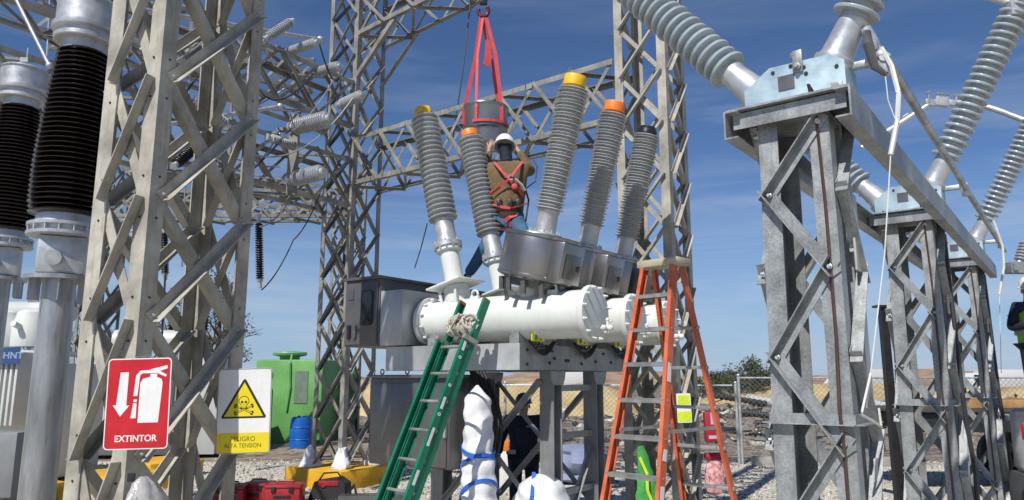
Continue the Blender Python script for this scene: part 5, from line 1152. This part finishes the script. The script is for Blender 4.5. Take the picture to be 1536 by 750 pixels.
# wrapped bushing and bags
b = W(722, 568, 7.75); b.z = 0; tp = W(716, 578, 8.0); M = frame(b, tp - b); ln = (tp - b).length
T = Thing('wrapped_bushing', 'tall bushing wrapped in white sheet tied with blue straps, standing below the ladder', 'wrapped part', b)
prof = [((.2 - .07 * (i / 60) ** 1.5) * (1 if i < 56 else (60.6 - i) / 5), ln * i / 60) for i in range(61)]
T.part('wrap', crumple(prof, M, seed=4), m_blanket)
for k, (z, tl) in enumerate(((.35, .25), (.62, -.3), (.85, .35), (1.12, .28), (1.28, -.22))):
    mb = MB(); r = (.2 - .07 * (z / ln) ** 1.5) * 1.08; pts = [M @ V((r * math.cos(a), r * math.sin(a), z + tl * .35 * math.cos(a + 1.2))) for a in [i * math.pi / 14 for i in range(29)]]
    mb.ribbon(pts, .035, M.to_3x3() @ V((0, 0, 1)), .008); T.part('strap', mb, m_bstrap)
for k, (px, Y, r, h, lab) in enumerate([(800, 8.3, .30, .98, 'white sheet-wrapped bundle with blue strap in front of the navy worker'), (850, 8.9, .26, .72, 'lower white sheet-wrapped bundle behind the breaker leg')]):
    b = W(px, 568, Y); b.z = 0; T = Thing('wrapped_bundle', lab, 'bundle', b)
    T.part('wrap', crumple([(r * (1 - .0 * i) * (1 if i < 24 else max(.12, math.sqrt(max(0, 1 - ((i - 24) / 11.2) ** 2)))), h * i / 35) for i in range(36)], frame(b, (.12 - .3 * k, 0, 1)), n=40, seed=k + 9, amp=.06), m_blanket)
    mb = MB(); mb.ribbon([b + V((-r * .4, -r * 1.02, 0)), b + V((-r * .3, -r * 1.1, h * .5)), b + V((-r * .1, -r * .95, h * .8)), b + V((0, -.05, h * 1.02))], .04, (1, 0, 0), .008); T.part('strap', mb, m_bstrap)
# stored pale sacks and orange barrier behind
T = Thing('white_sack', 'pale blue-white sack lying on the ground behind the right breaker legs', 'sack', W(865, 650, 15)); b = W(868, 568, 15); b.z = 0
T.part('sack', crumple([(.4, 0), (.55, .1), (.6, .2), (.58, .32), (.6, .42), (.5, .55), (.42, .62), (.3, .7), (.12, .72)], Mx.Translation(b), seed=21, amp=.14), mat('pale_sack', (.2, .235, .36), .75, 0, .15, 3, .5))
T = Thing('road_barrier', 'orange and white barrier just left of the navy worker', 'barrier', W(742, 650, 14)); b = W(744, 568, 14); b.z = 0
mb = MB(); mb.box(b + V((0, 0, .78)), (.5, .2, .18), bev=.02); T.part('orange_top', mb, m_ora)
mb = MB(); mb.box(b + V((0, 0, .34)), (.52, .3, .69), bev=.03); T.part('white_base', mb, m_swh)
# plastic-wrapped junk at the foot of the near tower
c = W(214, 742, 5.2); T = Thing('plastic_bag', 'clear crumpled plastic bag tied to the near tower below the red sign', 'bag', c)
T.part('bag', crumple([(.02, .12), (.06, .08), (.10, 0), (.13, -.1), (.12, -.2)][::-1], Mx.Translation(c), seed=31, amp=.2), mat('clear_plastic', (.6, .58, .57), .25, 0, .2, 12, .4, 20, alpha=.55))
mb = MB(); mb.box(W(197, 716, 5.38), (.05, .02, .06), bev=.004); solo('padlock', mb, m_blk, 'small black lock on the near tower leg below the red sign', 'lock')
# white transformer at left with radiators
p = W(22, 568, 14.5); T = Thing('power_transformer', 'white power transformer with radiator fins and blue banner at the left edge', 'transformer', (p.x, p.y, 0), -.1, local=True)
mb = MB(); mb.box((-.3, .8, 1.2), (2.2, 1.6, 2.2), bev=.02); T.part('tank', mb, m_tranw)
for k in range(16):
    mb = MB(); mb.box((-1.05 + .105 * k, -.35, 1.82), (.055, .55, 1.35), bev=.015); T.part('radiator_fin', mb, m_tranw)
mb = MB(); mb.box((-.25, -.70, 2.42), (1.75, .012, .30)); bn = T.part('banner', mb, m_chblue)
text_mesh('CHNT', .165, Mx.Translation((.43, -.708, 2.42)) @ Mx(((1, 0, 0, 0), (0, 0, -1, 0), (0, 1, 0, 0), (0, 0, 0, 1))), mat('banner_letter', (.25, .32, .42), .5), 'lettering', bn, None, .002, sx=1.15, bold=.004)
for x, r in ((.1, .34), (-.5, .3)):
    mb = MB(); mb.lathe([(r, 2.62), (r * 1.05, 2.66), (r * 1.05, 3.0), (r * .9, 3.2), (r * .85, 3.3), (r * .7, 3.34), (.05, 3.36)], Mx.Translation((x, .2, 0)), 28); mb.tube((x, -.15, 3.0), (x, -.32, 3.05), .06); T.part('turret', mb, m_white)
mb = MB(); mb.box((-.4, .5, 2.5), (2.3, 1.5, .08)); T.part('cover', mb, m_tranw)
mb = MB(); mb.lathe([(.22, 0), (.22, 1.5)], frame((-1.2, 1.0, 3.4), (1, 0, 0)), 24); T.part('conservator', mb, m_tranw)
p = W(15, 568, 11.4); mb = MB(); mb.box((0, 0, .75), (1.15, .5, .93), Mx.Translation((p.x - .2, p.y, 0)), bev=.015)
for x in (-.4, .4): mb.box((x - .2, 0, .15), (.08, .4, .30), Mx.Translation((p.x, p.y, 0)))
solo('equipment_cabinet', mb, mat('mid_grey', (.24, .25, .26), .45, .1, .1), 'plain grey cabinet low at the left edge in front of the transformer', 'cabinet')
# white machine behind the near tower
p = W(245, 568, 20); T = Thing('power_transformer', 'far pale transformer seen through the legs of the near tower', 'transformer', (p.x, p.y, 0), .1, local=True)
mb = MB(); mb.box((0, 0, 1.3), (3.4, 1.8, 2.4), bev=.02); T.part('tank', mb, m_tranw)
for k in range(14): mb = MB(); mb.box((-1.5 + .16 * k, -1.15, 1.4), (.06, .45, 1.7), bev=.01); T.part('radiator_fin', mb, m_tranw)
mb = MB(); mb.lathe([(.3, 0), (.3, 2.2)], frame((-1.3, 0, 3.0), (1, 0, 0)), 24); T.part('conservator', mb, m_tranw)
for x in (-.9, 0, .9):
    mb = MB(); mb.lathe(sheds(14, 0, 1.2, .06, .11), Mx.Translation((x, .3, 3.3)), 16); T.part('bushing', mb, m_brown)
p = W(330, 568, 27); mb = MB(); mb.box((0, 0, 1.1), (3.2, 2.2, 2.2), Mx.Translation((p.x, p.y, 0)), bev=.03); mb.box((0, 0, 2.24), (3.4, 2.4, .1), Mx.Translation((p.x, p.y, 0)))
solo('site_hut', mb, mat('beige_hut', (.5, .47, .38), .7), 'low beige hut far behind the warning sign', 'hut')
# flatbed trailer behind the right columns
T = Thing('flatbed_trailer', 'dark flatbed trailer with rusty beams behind the right steel columns', 'trailer', (11.3, 14.5, 0), .0, local=True)
mb = MB()
for y in (-.9, .9): mb.box((0, y, 1.22), (8.6, .12, .34), bev=.01)
for k in range(11): mb.box((-4 + .8 * k, 0, 1.28), (.1, 1.68, .14))
T.part('chassis', mb, m_blk)
mb = MB(); mb.box((0, 0, 1.43), (8.8, 2.1, .05)); T.part('deck', mb, mat('dark_deck', (.06, .055, .05), .8))
for x in (-1.3, -.1, 2.9):
    for y in (-.95, .95):
        mb = MB(); M = frame((x, y - .12, .48), (0, 1, 0)); mb.lathe([(.28, 0), (.45, .02), (.48, .06), (.48, .2), (.45, .24), (.28, .24)], M, 32, cap=False); wl = T.part('wheel', mb, m_rub)
        mb = MB(); mb.lathe([(.05, .03), (.2, .04), (.28, .02), (.29, .12)][::-1], M, 24); T.part('rim', mb, m_cab, wl)
mb = MB(); mb.tube((-1.3, -1.0, .48), (-1.3, 1, .48), .06); mb.tube((-.1, -1.0, .48), (-.1, 1, .48), .06); mb.tube((2.9, -1.0, .48), (2.9, 1, .48), .06); T.part('axle', mb, m_blk)
for k, (y, z, ln, x, mm, lab) in enumerate([(-.6, 1.54, 6.4, .3, m_orust, 'front rusty yellow-brown beam on the trailer'), (-.25, 1.54, 6.0, .6, m_blk, 'black beam in the middle of the trailer'), (.2, 1.54, 7, .2, m_orust, 'rear rusty beam on the trailer')]):
    mb = MB(); mb.box((11.0 + x, 14.5 + y, z), (ln, .2, .16), bev=.01); solo('steel_beam', mb, mm, lab, 'beam')
x = W(1333, 568, 10.4).x; T = Thing('steel_post', 'slim black steel post with a flat head behind the second column', 'post', (x, 10.4, 0), 0, local=True)
mb = MB(); mb.box((0, 0, 1.5), (.10, .10, 3.0)); T.part('shaft', mb, m_blk); mb = MB(); mb.box((0, 0, 3.01), (.22, .16, .03)); T.part('head_plate', mb, m_blk)
mb = MB(); mb.box((.12, .05, 1.35), (.05, .05, 2.4), Mx.Rotation(.02, 4, 'Y')); T.part('side_bar', mb, m_blk)
# barrel-like silver tank on right
p = W(1548, 568, 8.8); T = Thing('metal_drum', 'crumpled silver foil covered drum low at the right edge', 'drum', (p.x, p.y, 0))
T.part('drum', crumple([(.24, .95), (.26, 1.0), (.26, 1.3), (.25, 1.62), (.2, 1.66)], Mx.Translation((p.x, p.y, 0)), seed=40, amp=.05), m_alu)
mb = MB(); mb.box((p.x, p.y, .46), (.5, .5, .94), bev=.02); T.part('stand', mb, m_dark)
p = W(1537, 648, 8.2); mb = MB(); mb.box(p, (.05, .05, .17), bev=.012); mb.tube(p - up(.15), V((p.x, p.y, 0)), .015); solo('red_marker', mb, m_red, 'small red marker on a thin rod at the right edge', 'marker')
# vehicles far away behind the fence
def truck(px, Y, c, lab, ln=6.5, rz=0):
    p = W(px, 568, Y); T = Thing('truck', lab, 'truck', (p.x, p.y, 0), rz, group='distant vehicles on the horizon', local=True)
    m = mat('truck_' + str(c), c, .4); b0 = 1.05
    mb = MB(); mb.box((.5, 0, b0 + .95), (ln - 2.2, 2.3, 1.9), bev=.05); T.part('box_body', mb, m)
    mb = MB(); mb.poly([(-ln / 2 - .3, .6), (-ln / 2 + 1.6, .6), (-ln / 2 + 1.6, 2.6), (-ln / 2 + .5, 2.6), (-ln / 2 - .1, 1.7), (-ln / 2 - .3, 1.5)], Mx.Translation((0, 1.1, 0)) @ Mx(((1, 0, 0, 0), (0, 0, -1, 0), (0, 1, 0, 0), (0, 0, 0, 1))), 2.2); cb = T.part('cab', mb, m_swh)
    mb = MB(); mb.box((-ln / 2 + .75, -1.11, 2.1), (.9, .02, .6)); T.part('window', mb, m_lens, cb)
    for x in (-ln / 2 + .6, ln / 2 - 1.6):
        for y in (-1.05, 1.05): mb = MB(); mb.lathe([(.1, 0), (.45, .01), (.48, .05), (.48, .22), (.45, .25)], frame((x, y - .12, .48), (0, 1, 0)), 20); T.part('wheel', mb, m_rub)
    mb = MB(); mb.box((0, 0, .85), (ln, 1.2, .2)); T.part('chassis', mb, m_blk)
truck(1292, 78, (.55, .55, .55), 'white box truck far away between the first and second steel columns'); truck(1312, 95, (.3, .4, .5), 'pale blue truck far away left of the black post', 7, .2)
truck(1500, 80, (.6, .6, .58), 'white truck far away at the right edge', 7.5); truck(862, 88, (.6, .6, .58), 'white truck far away behind the breaker legs', 7.5, .1)
